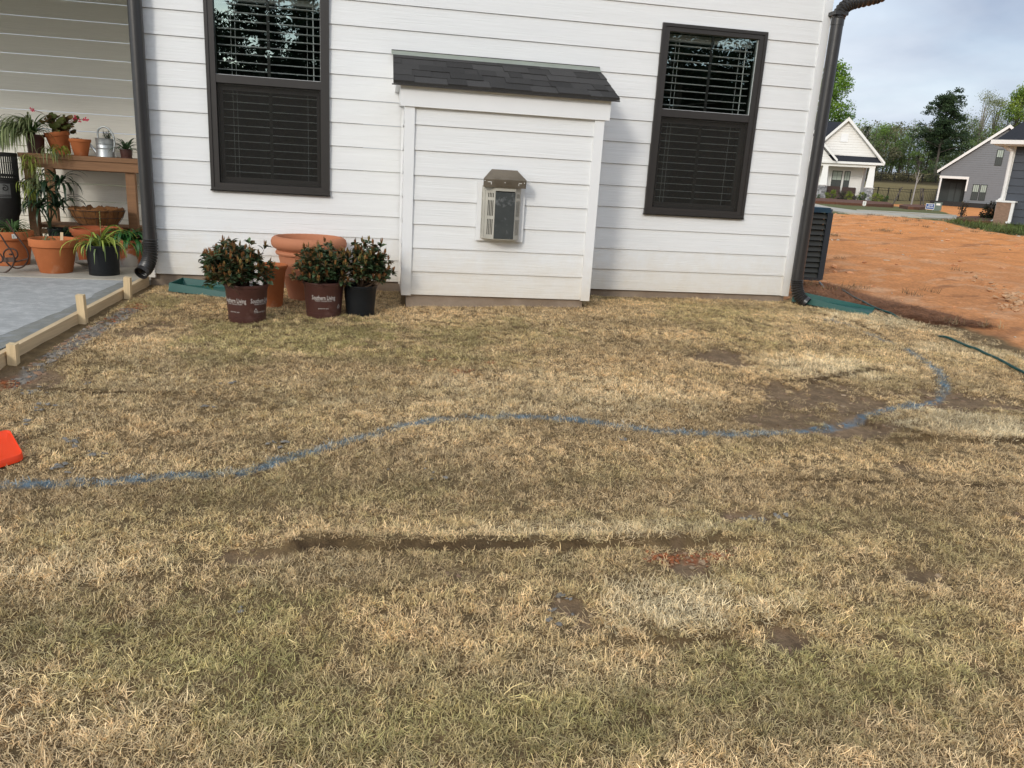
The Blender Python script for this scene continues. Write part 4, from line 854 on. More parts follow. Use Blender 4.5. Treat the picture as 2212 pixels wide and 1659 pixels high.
def shrub(name, loc, rx, rz, zc, n, seed, label, lean=(0,0), flowers=0):
    """evergreen with rounded dark leaves in whorls and bronze new tips"""
    e = empty(name, loc, label, 'shrub', 'potted shrubs by the wall'); rn = np.random.RandomState(seed); V = []; F = []; C = []; st = MB(); up = np.array([0,0,1.])
    base = np.array([0,0,0.0]); tips = []
    for k in range(n):
        a = rn.rand()*6.283; ph = math.acos(1-1.55*rn.rand()); r = (.42+.58*rn.rand()**.5)*(1+.16*math.sin(3*a+seed)+.12*math.sin(5*a+2*seed+ph*3)); lump = 1+.10*rn.randn()
        p = np.array([rx*r*lump*math.sin(ph)*math.cos(a)+lean[0], rx*r*lump*math.sin(ph)*math.sin(a)+lean[1], zc+rz*r*lump*math.cos(ph)]); tips.append((p, r, ph))
    for i, (p, r, ph) in enumerate(tips):
        if i % 2 == 0:
            mid = p*.5+np.array([0,0,-.03])+rn.randn(3)*.012; st.tube([base+rn.randn(3)*.008, mid*.6, mid, p], [.0035,.003,.0022,.0012], 5)
        d0 = (p-np.array([lean[0],lean[1],zc-rz*.6])); d0 /= np.linalg.norm(d0); d0 = d0*.6+up*.5; outer = r > .74
        bronze = outer and rn.rand() < .85*(p[2] > zc-.09)
        for j in range(rn.randint(5,9)):
            a = rn.rand()*6.283; o = np.array([math.cos(a), math.sin(a), rn.randn()*.35]); d = o*.85+d0*(.35+.5*rn.rand()); g = .55+.75*rn.rand()
            col = np.array([.062,.098,.042])*g*(1.6 if rn.rand() < .15 else 1)
            if outer and rn.rand() < .3: col = np.array([.13,.085,.035])*g
            leaf(V, F, C, p+o*.006-d0*.02*rn.rand(), d, up+.25*rn.randn(3), .032+.018*rn.rand(), .024+.010*rn.rand(), col)
        if bronze:
            for j in range(rn.randint(5,10)):
                a = rn.rand()*6.283; d = up*.8+d0*.6+.8*np.array([math.cos(a),math.sin(a),0]); g = .6+.8*rn.rand()
                leaf(V, F, C, p+up*(.004+.016*rn.rand()), d, np.array([math.cos(a),math.sin(a),.2]), .022+.018*rn.rand(), .010, (np.array([.26,.115,.040]) if rn.rand() < .7 else np.array([.24,.19,.06]))*g)
    o = npmesh('foliage', V, F, M['leaf'], np.array(C), e, True); st.build('branches', M['stem'], e)
    if flowers:
        W = MB()
        for k in range(flowers):
            q = np.array([rx*.72+.03*rn.randn()+lean[0], -.10+.03*rn.randn(), zc-rz*.25+.045*rn.randn()]) if flowers > 3 else np.array([rx*.1,-rx*.9,zc+rz*.2])
            for j in range(5): a = j*1.257; W.add([q, q+np.array([.012*math.cos(a),-.006,.012*math.sin(a)]), q+np.array([.012*math.cos(a+.7),-.006,.012*math.sin(a+.7)])], [(0,1,2)], (.85,.80,.76))
        W.build('blossom', M['leafm'], e)
    return e
def wrap_text(txt, parent, R0, R1, h, zc, ang, size, squeeze=.8, m=None, name='lettering'):
    cu = bpy.data.curves.new('t', 'FONT'); cu.body = txt; cu.size = size; cu.align_x = 'CENTER'; cu.align_y = 'CENTER'; cu.offset = size*.012; cu.resolution_u = 2
    ob = bpy.data.objects.new('t', cu); COL.objects.link(ob); dg = bpy.context.evaluated_depsgraph_get(); me = bpy.data.meshes.new_from_object(ob.evaluated_get(dg)); bpy.data.objects.remove(ob)
    for v in me.vertices:
        z = zc+v.co.y; r = R0+(R1-R0)*z/h+.0012; a = ang+v.co.x*squeeze/r; v.co = (r*math.cos(a), r*math.sin(a), z)
    me.materials.clear(); me.materials.append(m or M['print']); o = bpy.data.objects.new(name, me); COL.objects.link(o); o.parent = parent; return o
def front_trio():
    A = WG(528,699); B = WG(696.9,687); C = WG(776.9,682)
    specs = [(A,.145,.262,'brownpot','brown nursery pot with pale printing, nearest the camera and holding the leftmost shrub'),
             (B,.146,.262,'brownpot','brown nursery pot with pale printing in front of the big clay urn'),
             (C,.122,.232,'blackpot','black nursery pot holding the rightmost shrub beside the chimney bump')]
    out = []
    for i, (p, r, h, m, lab) in enumerate(specs):
        y = p[1]+r*.84; x = p[0]; z = H1(x, y)-.012+.0; e = nursery_pot('nursery_pot', (x,y,z), r, h, M[m], lab); out.append((x,y,z,r,h,e)); e['group'] = 'nursery pots by the wall'
        soil_disc(r*.92, h*.86, e)
        if m == 'brownpot':
            rb = r*.84; top = r*.965
            to_cam = math.atan2(CC[1]-y, CC[0]-x)
            for off in ((-.52, .98) if i == 0 else (-.02,)):
                a = to_cam+off-(.16 if i == 0 else 0)
                wrap_text('Southern Living', e, rb, top, h, h*.60, a, .044, .62); wrap_text('PLANT COLLECTION', e, rb, top, h, h*.515, a, .0125, 1.0); wrap_text('grown for you', e, rb, top, h, h*.31, a, .0125, 1.0)
            a = to_cam+.45+(.0 if i == 0 else .45); wrap_text('△', e, rb, top, h, h*.36, a, .03, 1.0); wrap_text('HDPE', e, rb, top, h, h*.30, a, .010, 1.0)
    (x,y,z,r,h,_) = out[0]; shrub('shrub', (x,y,z+h*.86), .195, .165, .130, 320, 1, 'bushy bronze-tipped shrub in the leftmost brown pot, with small white blossoms low on its right', (-.075,-.01), 14)
    (x,y,z,r,h,_) = out[1]; shrub('shrub', (x,y,z+h*.86), .180, .150, .120, 240, 2, 'dense shrub in the brown pot before the big clay urn', (.0,0), 0)
    (x,y,z,r,h,_) = out[2]; shrub('shrub', (x,y,z+h*.86), .150, .170, .150, 170, 3, 'looser, taller shrub in the black pot beside the chimney bump', (.06,0), 1)
    # tall clay urn
    p = WG(665,652); x = p[0]; y = p[1]+.17; z = H1(x, y)-.01; e = empty('clay_urn', (x,y,z), 'big empty terracotta urn with a thick rolled rim behind the middle shrub', 'urn')
    s = MB(); r = .285; h = .49
    pr = [(0,0),(.150,0),(.163,.006),(.170,.05),(.205,.19),(.207,.192),(.206,.20),(.232,.33),(.234,.345),(.250,.350),(.256,.362),(.252,.374),(.243,.382),(.252,.392),(.272,.402),(.285,.422),(.288,.447),(.280,.472),(.262,.486),(.245,.488),(.236,.478),(.232,.44),(.19,.15),(.15,.03),(0,.03)]
    s.lathe(pr, seg=64); s.build('urn_wall', M['terra_pale'], e)
    p = WG(582,664); x = p[0]+.0; y = p[1]+.085; z = H1(x, y)-.01; e = empty('terracotta_pot', (x,y,z), 'tall narrow terracotta pot half hidden behind the leftmost shrub', 'plant pot')
    s = MB(); s.lathe([(0,0),(.078,0),(.083,.005),(.108,.255),(.112,.262),(.112,.272),(.121,.29),(.128,.305),(.127,.316),(.118,.318),(.108,.29),(.10,.2),(.07,.02),(0,.02)], seg=40); s.build('pot_wall', M['terra'], e)
    return out
front_trio()

def arching(e, base, n, L, W, cols, seed, name='leaves', el=(35,85), droop=1.0, twist=.0, m='leafm', vs=.35, azr=(0,6.283), Lv=.5, stiff=1.0):
    rn = np.random.RandomState(seed); s = MB()
    for k in range(n):
        a = azr[0]+(azr[1]-azr[0])*rn.rand(); th = R(el[0]+(el[1]-el[0])*rn.rand()); ll = L*(1-Lv+Lv*rn.rand()); sg = 9; p = np.array(base, float)+np.array([math.cos(a),math.sin(a),0])*.008; path = []; ws = []; da = rn.randn()*.05
        for i in range(sg+1):
            t = i/sg; path.append(p.copy()); ws.append(W*(.55+1.2*t-1.65*t*t if t < 1 else .05)*(.8+.3*rn.rand()*0+.1) if t < .98 else W*.06); p = p+np.array([math.cos(th)*math.cos(a),math.cos(th)*math.sin(a),math.sin(th)])*ll/sg; th -= droop*R(17)*(.6+.8*t)*stiff*(.8+.4*rn.rand()); a += da
            th = max(th, -R(86))
        g = .7+.6*rn.rand(); s.strip(path, ws, (-math.sin(a),math.cos(a),0), [tuple(c*g for c in cols[0]), tuple(c*g for c in cols[1])], vs)
    return s.build(name, M[m], e, auto=False)
SPI = ((.07,.13,.035),(.42,.46,.24)); SPD = ((.045,.10,.028),(.10,.17,.055)); DRC = ((.018,.045,.020),(.03,.065,.030)); VAR = ((.16,.24,.03),(.42,.46,.10)); LUSH = ((.02,.085,.018),(.035,.13,.03))
PF = -.06       # porch floor height
def terr(loc, r, h, label, m='terra', taper=.70, rim=.2, cat='plant pot', name='terracotta_pot', wall=.012):
    e = empty(name, loc, label, cat, 'terracotta pots on the porch'); s = MB(); pot_terra(s, r, h, rim, taper=taper, wall=wall); s.build('pot_wall', M[m], e); soil_disc(r*.86, h*.86, e); return e
def plant(loc, label, cat='plant', name='potted_plant', group=None): return empty(name, loc, label, cat, group)
def back(q, r): d = (q-CC)[:2]; d = d/np.linalg.norm(d); return np.array([q[0]+d[0]*r, q[1]+d[1]*r, q[2]])
def porch_things():
    K1 = lambda x, y: (.2603*x, 190.1+.2603*y); KA = lambda x, y: (.1146*x, 224.7+.1146*y); KB = lambda x, y: (.1458*x, 380.2+.1458*y)
    # --- bench
    yb0, yb1, zt = 1.75, 2.36, .852
    xl = WY(*K1(170,560), yb0)[0]; xr = -2.36; e = empty('potting_bench', ((xl+xr)/2, yb0, PF), 'brown wooden potting bench on the porch carrying the upper row of plants', 'bench'); ox, oy, oz = (xl+xr)/2, yb0, PF
    def bx(name, a, b): s = MB(); s.box((a[0]-ox,a[1]-oy,a[2]-oz),(b[0]-ox,b[1]-oy,b[2]-oz)); s.build(name, M['bench'], e)
    for i in range(5): w = (yb1-yb0+.03)/5; bx('top_board', (xl-.02,yb0-.015+i*w,zt-.042),(xr+.02,yb0-.015+(i+1)*w-.006,zt))
    bx('apron', (xl,yb0,zt-.130),(xr,yb0+.035,zt-.043)); bx('apron', (xl,yb1-.035,zt-.155),(xr,yb1,zt-.043))
    for a in (xl+.0, xr-.15):
        bx('leg', (a,yb0+.036,PF),(a+.085,yb0+.10,zt-.044)); bx('leg', (a,yb1-.10,PF),(a+.085,yb1-.036,zt-.044))
    bx('shelf', (xl+.0,yb0+.12,PF+.20),(xr-.0,yb1-.12,PF+.235)); bx('stretcher', (xl+.086,yb0+.05,PF+.15),(xr-.086,yb0+.08,PF+.199)); 
    # --- things on the bench (upper row, left to right)
    q = WY(*KA(635,905), yb0+.10); r = .075
    e = nursery_pot('nursery_pot', (q[0]+.0, q[1]+.06, zt), .085, .175, M['brownpot'], 'dark plastic pot holding the big spider plant at the left end of the bench'); soil_disc(.075,.15,e)
    p = plant((q[0], q[1]+.06, zt+.16), 'big trailing spider plant with striped leaves spilling over the left end of the bench', 'spider plant', 'spider_plant')
    arching(p, (-.03,-.02,0), 120, .48, .018, SPI, 21, droop=1.25, azr=(2.2,5.2), el=(25,88)); arching(p, (-.02,0,0), 90, .38, .018, SPD, 22, droop=.8, name='leaves'); arching(p, (-.08,-.08,.03), 80, .55, .018, SPI, 23, droop=1.7, azr=(2.6,4.6), el=(20,60), name='leaves')
    # trailing runners with plantlets hanging before the bench leg
    s = MB()
    runs = [((-.10,-.18,.06),(.02,-.26,-.20),(.05,-.28,-.55)),((-.05,-.16,.05),(.10,-.25,-.15),(.14,-.27,-.42)),((-.16,-.16,.06),(-.04,-.26,-.3),(-.02,-.28,-.62)),((.02,-.14,.05),(.16,-.24,.0),(.22,-.24,-.13))]
    for rr in runs: s.tube(smooth_path(rr, 6), .0018, 5, (.30,.32,.14))
    s.build('runners', M['leafm'], p); rn = np.random.RandomState(4)
    for k, b in enumerate([(.04,-.27,-.30),(.06,-.28,-.42),(.03,-.28,-.52),(.13,-.27,-.36),(.05,-.28,-.22),(-.01,-.28,-.62),(-.04,-.28,-.45),(.22,-.24,-.13),(.30,-.22,-.12),(.10,-.27,-.48)]):
        arching(p, b, 36, .19, .013, SPI if k % 2 else VAR, 30+k, droop=1.5, el=(-10,75), name='plantlet')
    q = WY(*K1(470,520), yb0+.14)
    e = terr((q[0]+.01, q[1]+.11, zt), .112, .215, 'tilted terracotta pot of red-leaved begonia on the bench, behind the smaller clay pot'); e.rotation_euler = (R(4), R(-9), 0)
    begonia((q[0]-.01, q[1]+.10, zt+.20))
    q = WY(*K1(650,555), yb0+.05); e = terr((q[0], q[1]+.075, zt), .098, .158, 'small terracotta pot with a dry grey plant on the bench, left of the watering can', taper=.62); 
    p = plant((q[0], q[1]+.075, zt+.14), 'dry grey drooping succulent in the small terracotta pot on the bench'); arching(p, (0,0,0), 34, .10, .012, ((.16,.16,.12),(.22,.21,.16)), 51, droop=1.6, el=(5,60)); arching(p, (-.02,.02,.0), 8, .13, .03, ((.06,.055,.05),(.10,.09,.08)), 52, el=(50,80), droop=2.2)
    watering_can(WY(*K1(855,570), yb0+.06)[0], yb0+.15, zt)
    q = WY(*K1(1035,575), yb0+.1); e = nursery_pot('nursery_pot', (q[0], q[1]+.06, zt), .060, .085, M['brownpot'], 'small dark pot at the right end of the bench, next to the downspout'); soil_disc(.052,.07,e)
    p = plant((q[0], q[1]+.06, zt+.07), 'small strappy green plant at the right end of the bench'); arching(p, (0,0,0), 26, .22, .034, ((.04,.09,.04),(.09,.15,.07)), 61, droop=.7, el=(30,85), m='leaf')
    # --- hanging basket liner on the shelf
    q = WY(*K1(800,1050), 1.55); hanging_basket(q[0], 1.58)
    # --- floor row
    def onf(x, y, k=K1): return WZ(*k(x, y), PF)
    q = back(onf(472,1543),.125); e = terr((q[0], q[1], PF), .180, .272, 'large plain terracotta pot at the front edge of the porch with a wooden plant tag', taper=.66, rim=.24, wall=.014)
    s = MB(); s.obox((.055,-.02,.22),(.022,.0,.0),(0,.002,0),(.008,0,.105)); s.build('plant_tag', M['tagw'], e)
    p = plant((q[0], q[1], PF+.22), 'small sparse spider plant in the large front terracotta pot', 'spider plant', 'spider_plant'); arching(p, (-.06,-.03,.0), 12, .20, .011, SPI, 71, droop=1.2, el=(45,80)); arching(p, (.0,.0,.0), 4, .36, .006, SPD, 72, droop=1.0, el=(40,70))
    q = back(onf(88,1480),.15); e = terr((q[0], q[1], PF), .198, .285, 'terracotta pot with a small white price sticker at the left, behind the wrought iron wheels', taper=.74, rim=.25, wall=.014)
    s = MB(); a0 = -1.0
    vs = [(.2005*math.cos(a), .2005*math.sin(a), z) for z in (.235,.272) for a in (a0, a0+.17)]; s.add(vs, [(0,1,3,2)]); s.build('price_sticker', M['white'], e)
    p = plant((q[0], q[1], PF+.25), 'low tuft of green spider plant in the left terracotta pot', 'spider plant', 'spider_plant'); arching(p, (0.05,0,0), 90, .27, .016, SPD, 73, droop=1.0, el=(25,85)); arching(p, (.05,0,0), 14, .25, .010, SPI, 74, droop=1.0, el=(35,85)); arching(p, (-.12,0,0), 26, .3, .016, ((.03,.06,.02),(.05,.09,.03)), 75, droop=.9, el=(35,85))
    q = back(onf(870,1562),.11); e = nursery_pot('nursery_pot', (q[0], q[1], PF), .129, .242, M['blackpot'], 'black nursery pot at the front of the porch next to the left downspout', taper=.88); soil_disc(.115,.215,e)
    p = plant((q[0], q[1], PF+.21), 'yellow-green variegated spider plant in the black nursery pot', 'spider plant', 'spider_plant'); arching(p, (-.02,0,0), 40, .42, .026, VAR, 81, droop=1.05, el=(40,86), m='leaf'); arching(p, (0,0,0), 40, .34, .020, ((.05,.12,.03),(.30,.38,.12)), 82, droop=1.5, el=(20,80), m='leaf')
    s = MB(); s.tube([(0,0,0),(-.005,0,.15),(.004,-.01,.30)], .002, 5, (.3,.35,.15)); 
    for k in range(7): s.lathe([(0,.0),(.005,.004),(0,.008)], (-.002+.003*(k%2),-.004,.14+.024*k), 6, (.45,.42,.12))
    s.build('flower_stalk', M['leafm'], p)
    q = back(onf(1080,1487),.09); e = terr((q[0], q[1], PF), .135, .235, 'terracotta pot with chalky white staining, mostly behind the left downspout', taper=.66, rim=.25, m='terra_white')
    p = plant((q[0], q[1], PF+.2), 'lush dark green broad-leaved plant behind the left downspout'); arching(p, (0,0,0), 80, .34, .045, LUSH, 91, droop=1.15, el=(25,86), m='leaf')
    # stacked bowls behind
    q = onf(690,1480); x0 = q[0]; y0 = q[1]+.28
    e = empty('terracotta_pot', (x0,y0,PF), 'dark terracotta pot behind the large front pot, half hidden', 'plant pot', 'terracotta pots on the porch'); s = MB(); pot_terra(s, .165, .30, .2, taper=.72); s.build('pot_wall', M['terra_dark'], e)
    e = empty('terracotta_bowl', (x0-.05,y0+.26,PF+.135), 'wide terracotta bowl on the low shelf of the bench below the coconut basket', 'bowl'); s = MB(); s.lathe([(0,0),(.13,0),(.20,.10),(.205,.105),(.218,.11),(.222,.15),(.21,.152),(.20,.14),(.12,.03),(0,.03)], seg=48); s.build('bowl_wall', M['terra_dark'], e); soil_disc(.19,.13,e)
    p = plant((x0-.05,y0+.26,PF+.265), 'short green seedlings in the wide terracotta bowl'); arching(p, (.05,0,0), 30, .10, .012, LUSH, 95, droop=.8, el=(40,88))
    q = onf(700,1505); e = empty('plant_saucer', (q[0], q[1]+.14, PF), 'shallow stone coloured saucer on the porch between the large clay pot and the black pot', 'saucer'); s = MB(); s.lathe([(0,0),(.06,0),(.065,.02),(.115,.042),(.12,.05),(.11,.052),(.06,.03),(0,.03)], seg=36); s.build('dish', M['concrete_old'], e)
    # dracaena in the middle
    q = onf(430,1380); e = nursery_pot('nursery_pot', (q[0]-.02, q[1]+.30, PF), .11, .22, M['blackpot'], 'dark nursery pot between the two large terracotta pots'); soil_disc(.10,.19,e)
    bx0, by0 = q[0]-.11, q[1]+.30
    p = plant((bx0,by0,PF+.20), 'tall dark strappy plant with cane stems before the bench', 'plant', 'cane_plant')
    s = MB(); tops = [(.02,-.04,.36),(-.07,-.02,.20),(.10,-.03,.22),(.12,.02,.44)]
    for t in tops: s.tube(smooth_path([(0,0,0),(t[0]*.3,t[1]*.5,t[2]*.5),t], 4), .006, 6, (.05,.07,.03))
    s.build('cane', M['leafm'], p)
    for i, t in enumerate(tops): arching(p, t, 26, .37, .036, DRC, 110+i, droop=.95, el=(5,80), m='leaf')
    q = onf(330,1400); e = nursery_pot('nursery_pot', (q[0]+.05, q[1]+.50, PF), .12, .18, M['blackpot'], 'dark nursery pot in the shade under the bench'); soil_disc(.11,.16,e)
    p = plant((q[0]+.05, q[1]+.42, PF+.16), 'low shaded green plant under the left half of the bench'); arching(p, (0,0,0), 34, .26, .018, DRC, 120, droop=1.1, el=(20,86)); arching(p, (.1,0,0), 20, .2, .015, SPD, 121, droop=1.2, el=(20,86))
    iron_things()
M['tagw'] = mat('pale wooden tag', (.66,.50,.30), .8, var=.1, scale=20)
M['terra_white'] = mat('chalky terracotta', (.42,.13,.05), .85, var=.12, scale=8, var2=((.50,.46,.42), 3.0, .50, .56))
def begonia(loc):
    e = empty('begonia', loc, 'bronze-leaved begonia with pink flowers in a terracotta pot on the bench', 'plant'); rn = np.random.RandomState(6); V = []; F = []; C = []; s = MB(); fl = MB()
    for k in range(64):
        a = rn.rand()*6.283; r = .03+.13*rn.rand(); z = .02+.15*rn.rand()-.3*max(0, r-.12); p = np.array([r*math.cos(a)+.02, r*math.sin(a)*.6, z]); s.tube([(0,0,-.03),tuple(p*.5+np.array([0,0,.02])),tuple(p)], .0016, 4, (.20,.09,.04))
        n = np.array([rn.randn()*.6, -1+.5*rn.randn(), .9]); n /= np.linalg.norm(n); u = np.cross(n, [0,0,1.]); u /= np.linalg.norm(u); w = np.cross(n, u); R0 = .018+.022*rn.rand(); o = len(V); g = .6+.8*rn.rand()
        col = (np.array([.085,.10,.025]) if rn.rand() < .55 else np.array([.12,.075,.028]))*g; V.append(p); C.append(col*1.3)
        for j in range(9): t = j*6.283/9; rr_ = R0*(1+.12*rn.randn()); V.append(p+u*rr_*math.cos(t)+w*rr_*math.sin(t)+n*.006*math.sin(2*t)); C.append(col)
        for j in range(9): F.append((o,o+1+j,o+1+(j+1)%9))
    for q in [(-.20,-.03,.205),(-.19,-.03,.198),(.175,-.03,.14),(.18,-.035,.155),(.225,-.04,.128),(.28,-.04,.15),(.29,-.04,.135),(.27,-.04,.145)]:
        s.tube([(0,0,.06),(q[0]*.6,q[1],q[2]*.9),q], .0014, 4, (.25,.08,.05))
        for j in range(5): a = j*1.257+rn.rand(); L = .012+.014*rn.rand(); fl.add([q,(q[0]+L*math.cos(a),q[1]-.006,q[2]+L*math.sin(a)),(q[0]+L*.9*math.cos(a+.8),q[1]-.006,q[2]+L*.9*math.sin(a+.8))], [(0,1,2)], (.62,.045,.10))
    npmesh('foliage', V, F, M['leafm'], np.array(C), e); s.build('stems', M['leafm'], e); fl.build('blossom', M['leafm'], e)
def watering_can(x, y, z):
    e = empty('watering_can', (x,y,z), 'round galvanised watering can with a hoop handle standing on the bench', 'watering can'); h = .175; r = .088
    s = MB(); s.lathe([(0,.004),(r-.002,.004),(r,0),(r+.003,.003),(r+.001,.012),(r-.004,.06),(r-.005,.075),(r-.001,.080),(r-.005,.085),(r-.006,.118),(r-.002,.122),(r-.006,.127),(r-.004,h-.006),(r,h),(r-.004,h+.002),(r-.008,h-.004),(r-.012,.10),(0,.10)], seg=48); s.build('can_body', M['galv'], e)
    s = MB(); P = [(-.060,.0,h),(-.062,0,h+.045),(-.045,-.01,h+.085),(-.01,-.014,h+.108),(.03,-.018,h+.105),(.065,-.022,h+.075),(.088,-.025,h+.03),(.096,-.028,h-.03),(.090,-.03,h-.08),(.080,-.03,h-.125)]; s.tube(smooth_path(P,5), .0085, 12); s.build('handle', M['galv'], e)
    s = MB(); s.tube([(-.075,.0,.03),(-.125,.0,.09),(-.145,0,.12)], [.02,.012,.011], 14); s.build('spout', M['galv'], e)
    p = plant((x+.02,y,z+.12), 'small leafy cutting growing in the watering can'); rn = np.random.RandomState(9); V = []; F = []; C = []; st = MB()
    for k in range(16):
        a = rn.rand()*6.283; t = np.array([.055*math.cos(a)*rn.rand()+.01, .04*math.sin(a), .06+.09*rn.rand()]); st.tube([(0,0,-.02), t*.5, t], .0013, 4, (.06,.05,.03))
        for j in range(7): q = t*(.4+.6*rn.rand()); d = rn.randn(3); d[2] = abs(d[2])*.4; leaf(V,F,C,q,d,np.array([0,-.3,1.]),.02,.011,np.array([.05,.095,.035])*(.6+.7*rn.rand()))
    npmesh('foliage', V, F, M['leaf'], np.array(C), p, True); st.build('stems', M['leafm'], p)
def hanging_basket(x, y):
    z = .175; e = empty('hanging_basket', (x,y,z), 'brown coconut-lined wire basket sitting under the bench behind the front pots', 'basket'); rn = np.random.RandomState(3); seg = 60; prof = [(0,-.0),(.09,.0),(.15,.06),(.185,.12),(.205,.175),(.212,.20),(.200,.203),(.185,.19),(.16,.12),(0,.06)]
    vs = []; 
    for i, (r, zz) in enumerate(prof):
        for k in range(seg):
            a = 6.283*k/seg; w = 1+.035*math.sin(9*a+i*.3)+.02*rn.randn(); vs.append((r*w*math.cos(a)*1.12, r*w*math.sin(a), zz+(.010*rn.randn() if i in (5,6) else 0)))
    s = MB(); s.add(vs, [(i*seg+k,i*seg+(k+1)%seg,(i+1)*seg+(k+1)%seg,(i+1)*seg+k) for i in range(len(prof)-1) for k in range(seg)], smooth=True); s.build('coco_liner', M['coco'], e, auto=False)
    s = MB()
    for (r, zz) in ((.222,.185),(.20,.12),(.155,.05)): s.tube([(r*1.12*math.cos(6.283*k/40), r*math.sin(6.283*k/40), zz) for k in range(41)], .0026, 6)
    for k in range(14):
        a = 6.283*k/14; s.tube([(r*1.12*math.cos(a),r*math.sin(a),zz) for r, zz in ((.05,-.01),(.10,.0),(.158,.05),(.203,.12),(.222,.185))], .002, 6)
    s.tube([(.24+.012*math.cos(t),-.02,.20+.012*math.sin(t)) for t in np.linspace(0,6.283,12)], .002, 6); s.build('wire_frame', M['iron'], e)
def iron_things():
    K = lambda x, y: (.1771*x, 328.4+.1771*y)
    # scrolled iron plant cart wheels in front of the left pot
    y0 = .16; e = empty('iron_plant_stand', (0,0,0), 'rusty wrought iron plant stand with curled wheel-like rods at the left edge of the porch', 'plant stand')
    o = WZ(*K(20,1470), PF); e.location = (o[0], o[1], PF); off = np.array([o[0],o[1],PF])
    def P(pts, yy): return [tuple(WY(*K(*p), yy)-off) for p in pts]
    s = MB(); y1 = o[1]+.0
    s.tube(smooth_path(P([(-40,960),(20,1035),(80,1130),(140,1210),(172,1290),(165,1360),(120,1430),(60,1468),(-10,1472),(-60,1440)], y1), 5), .0065, 8)
    s.tube(smooth_path(P([(75,840),(130,920),(200,1020),(270,1110),(330,1200),(348,1280),(320,1360),(260,1408),(190,1415),(120,1385),(70,1330),(45,1270),(50,1220),(90,1185),(150,1180),(200,1205),(215,1260),(190,1300)], y1+.10), 5), .0065, 8)
    s.tube(smooth_path(P([(175,1342),(250,1325),(345,1302)], y1+.05), 3), .006, 8)
    s.tube(smooth_path(P([(-40,1270),(-10,1240),(20,1270),(35,1310),(10,1345),(-30,1340)], y1), 5), .006, 8)
    s.build('curled_rods', M['rust'], e)
    s = MB(); a = np.array(P([(20,1290),(175,1290),(175,1342),(20,1342)], y1+.03)); s.prism([tuple(p) for p in a], (0,.03,0)); s.build('cross_plate', M['rustp'], e)
    s = MB(); c = np.array(P([(130,1258)], y1-.005)[0]); s.lathe([(0,.0),(.012,.0),(.012,.012),(0,.012)], (c[0],c[1],c[2]), 12); s.build('hub_bolt', M['rust'], e)
    # dark fire basket with scroll panel, standing further back at the left
    y2 = 1.45; o = WY(*K(60,780), y2); zf = PF; xl = WY(*K(-160,780), y2)[0]; xr = WY(*K(190,780), y2)[0]; cx = (xl+xr)/2; w = (xr-xl)/2
    e = empty('iron_chiminea', (cx, y2+w, PF), 'black iron chiminea with barred top, at the left edge under the spider plant', 'chiminea')
    z = lambda v: WY(30*.1771, 328.4+.1771*v, y2)[2]-PF
    zb, zp, zbar, ztop = z(790), z(355), z(300), z(55)
    s = MB(); s.lathe([(w*.55,zb*.3),(w*.8,zb),(w*1.0,zb+.05),(w*1.02,zp-.03),(w*1.0,zp)], seg=24); s.build('drum', M['blackiron'], e)
    s = MB(); s.lathe([(w*1.0,zp),(w*1.06,zp+.006),(w*1.06,zp+.02),(w*.98,zp+.024)], seg=36); s.build('ring', M['blackiron'], e); s = MB(); s.lathe([(w*1.02,ztop),(w*1.08,ztop+.005),(w*1.08,ztop+.03),(w*1.02,ztop+.035)], seg=36); s.build('ring', M['blackiron'], e); s = MB()
    s.lathe([(w*.8,zp+.06),(w*.98,zbar-.0),(w*1.0,zbar+.01)], seg=30); s.build('ash_pan', M['blackiron'], e)
    s = MB(); n = 44
    for k in range(n): a = 6.283*k/n; s.tube([(w*1.02*math.cos(a),w*1.02*math.sin(a),zp+.02),(w*1.03*math.cos(a),w*1.03*math.sin(a),ztop+.005)], .004, 5)
    s.build('bars', M['blackiron'], e)
    s = MB(); R_ = w*1.035
    def cyl(u, zz): return (R_*math.sin(u/R_), -R_*math.cos(u/R_), zz)
    zc = z(440); s.add([cyl(u, zz) for zz in (z(560), z(385)) for u in np.linspace(-.06,.10,8)], [(i,i+1,i+9,i+8) for i in range(7)]); s.build('scroll_panel', M['panelgrey'], e)
    s = MB(); s.tube([cyl(.055+(.004+.0035*t)*math.cos(t*1.1), zc-.0+(.004+.0035*t)*math.sin(t*1.1)) for t in np.linspace(0,7.5,30)], .005, 6); s.tube([cyl(-.01-(.004+.0035*t)*math.cos(t*1.1), zc+(.004+.0035*t)*math.sin(t*1.1)) for t in np.linspace(0,7.5,30)], .005, 6)
    for vv in (525,545): s.tube([cyl(u, z(vv)) for u in np.linspace(-.06,.1,8)], .004, 5)
    s.build('scroll', M['blackiron'], e)
    for k in range(3): a = 6.283*k/3+.3; s = MB(); s.tube([(w*.5*math.cos(a),w*.5*math.sin(a),zb*.35),(w*.8*math.cos(a),w*.8*math.sin(a),0)], .011, 8); s.build('foot', M['blackiron'], e)
M['rust'] = mat('rusty iron rod', (.055,.028,.018), .6, var=.3, scale=30)
M['rustp'] = mat('dull brown plate', (.10,.062,.045), .7, var=.2, scale=20)
M['blackiron'] = mat('sooty iron', (.010,.009,.008), .6, var=.3, scale=30)
M['panelgrey'] = mat('dull grey panel', (.10,.10,.095), .6)
porch_things()

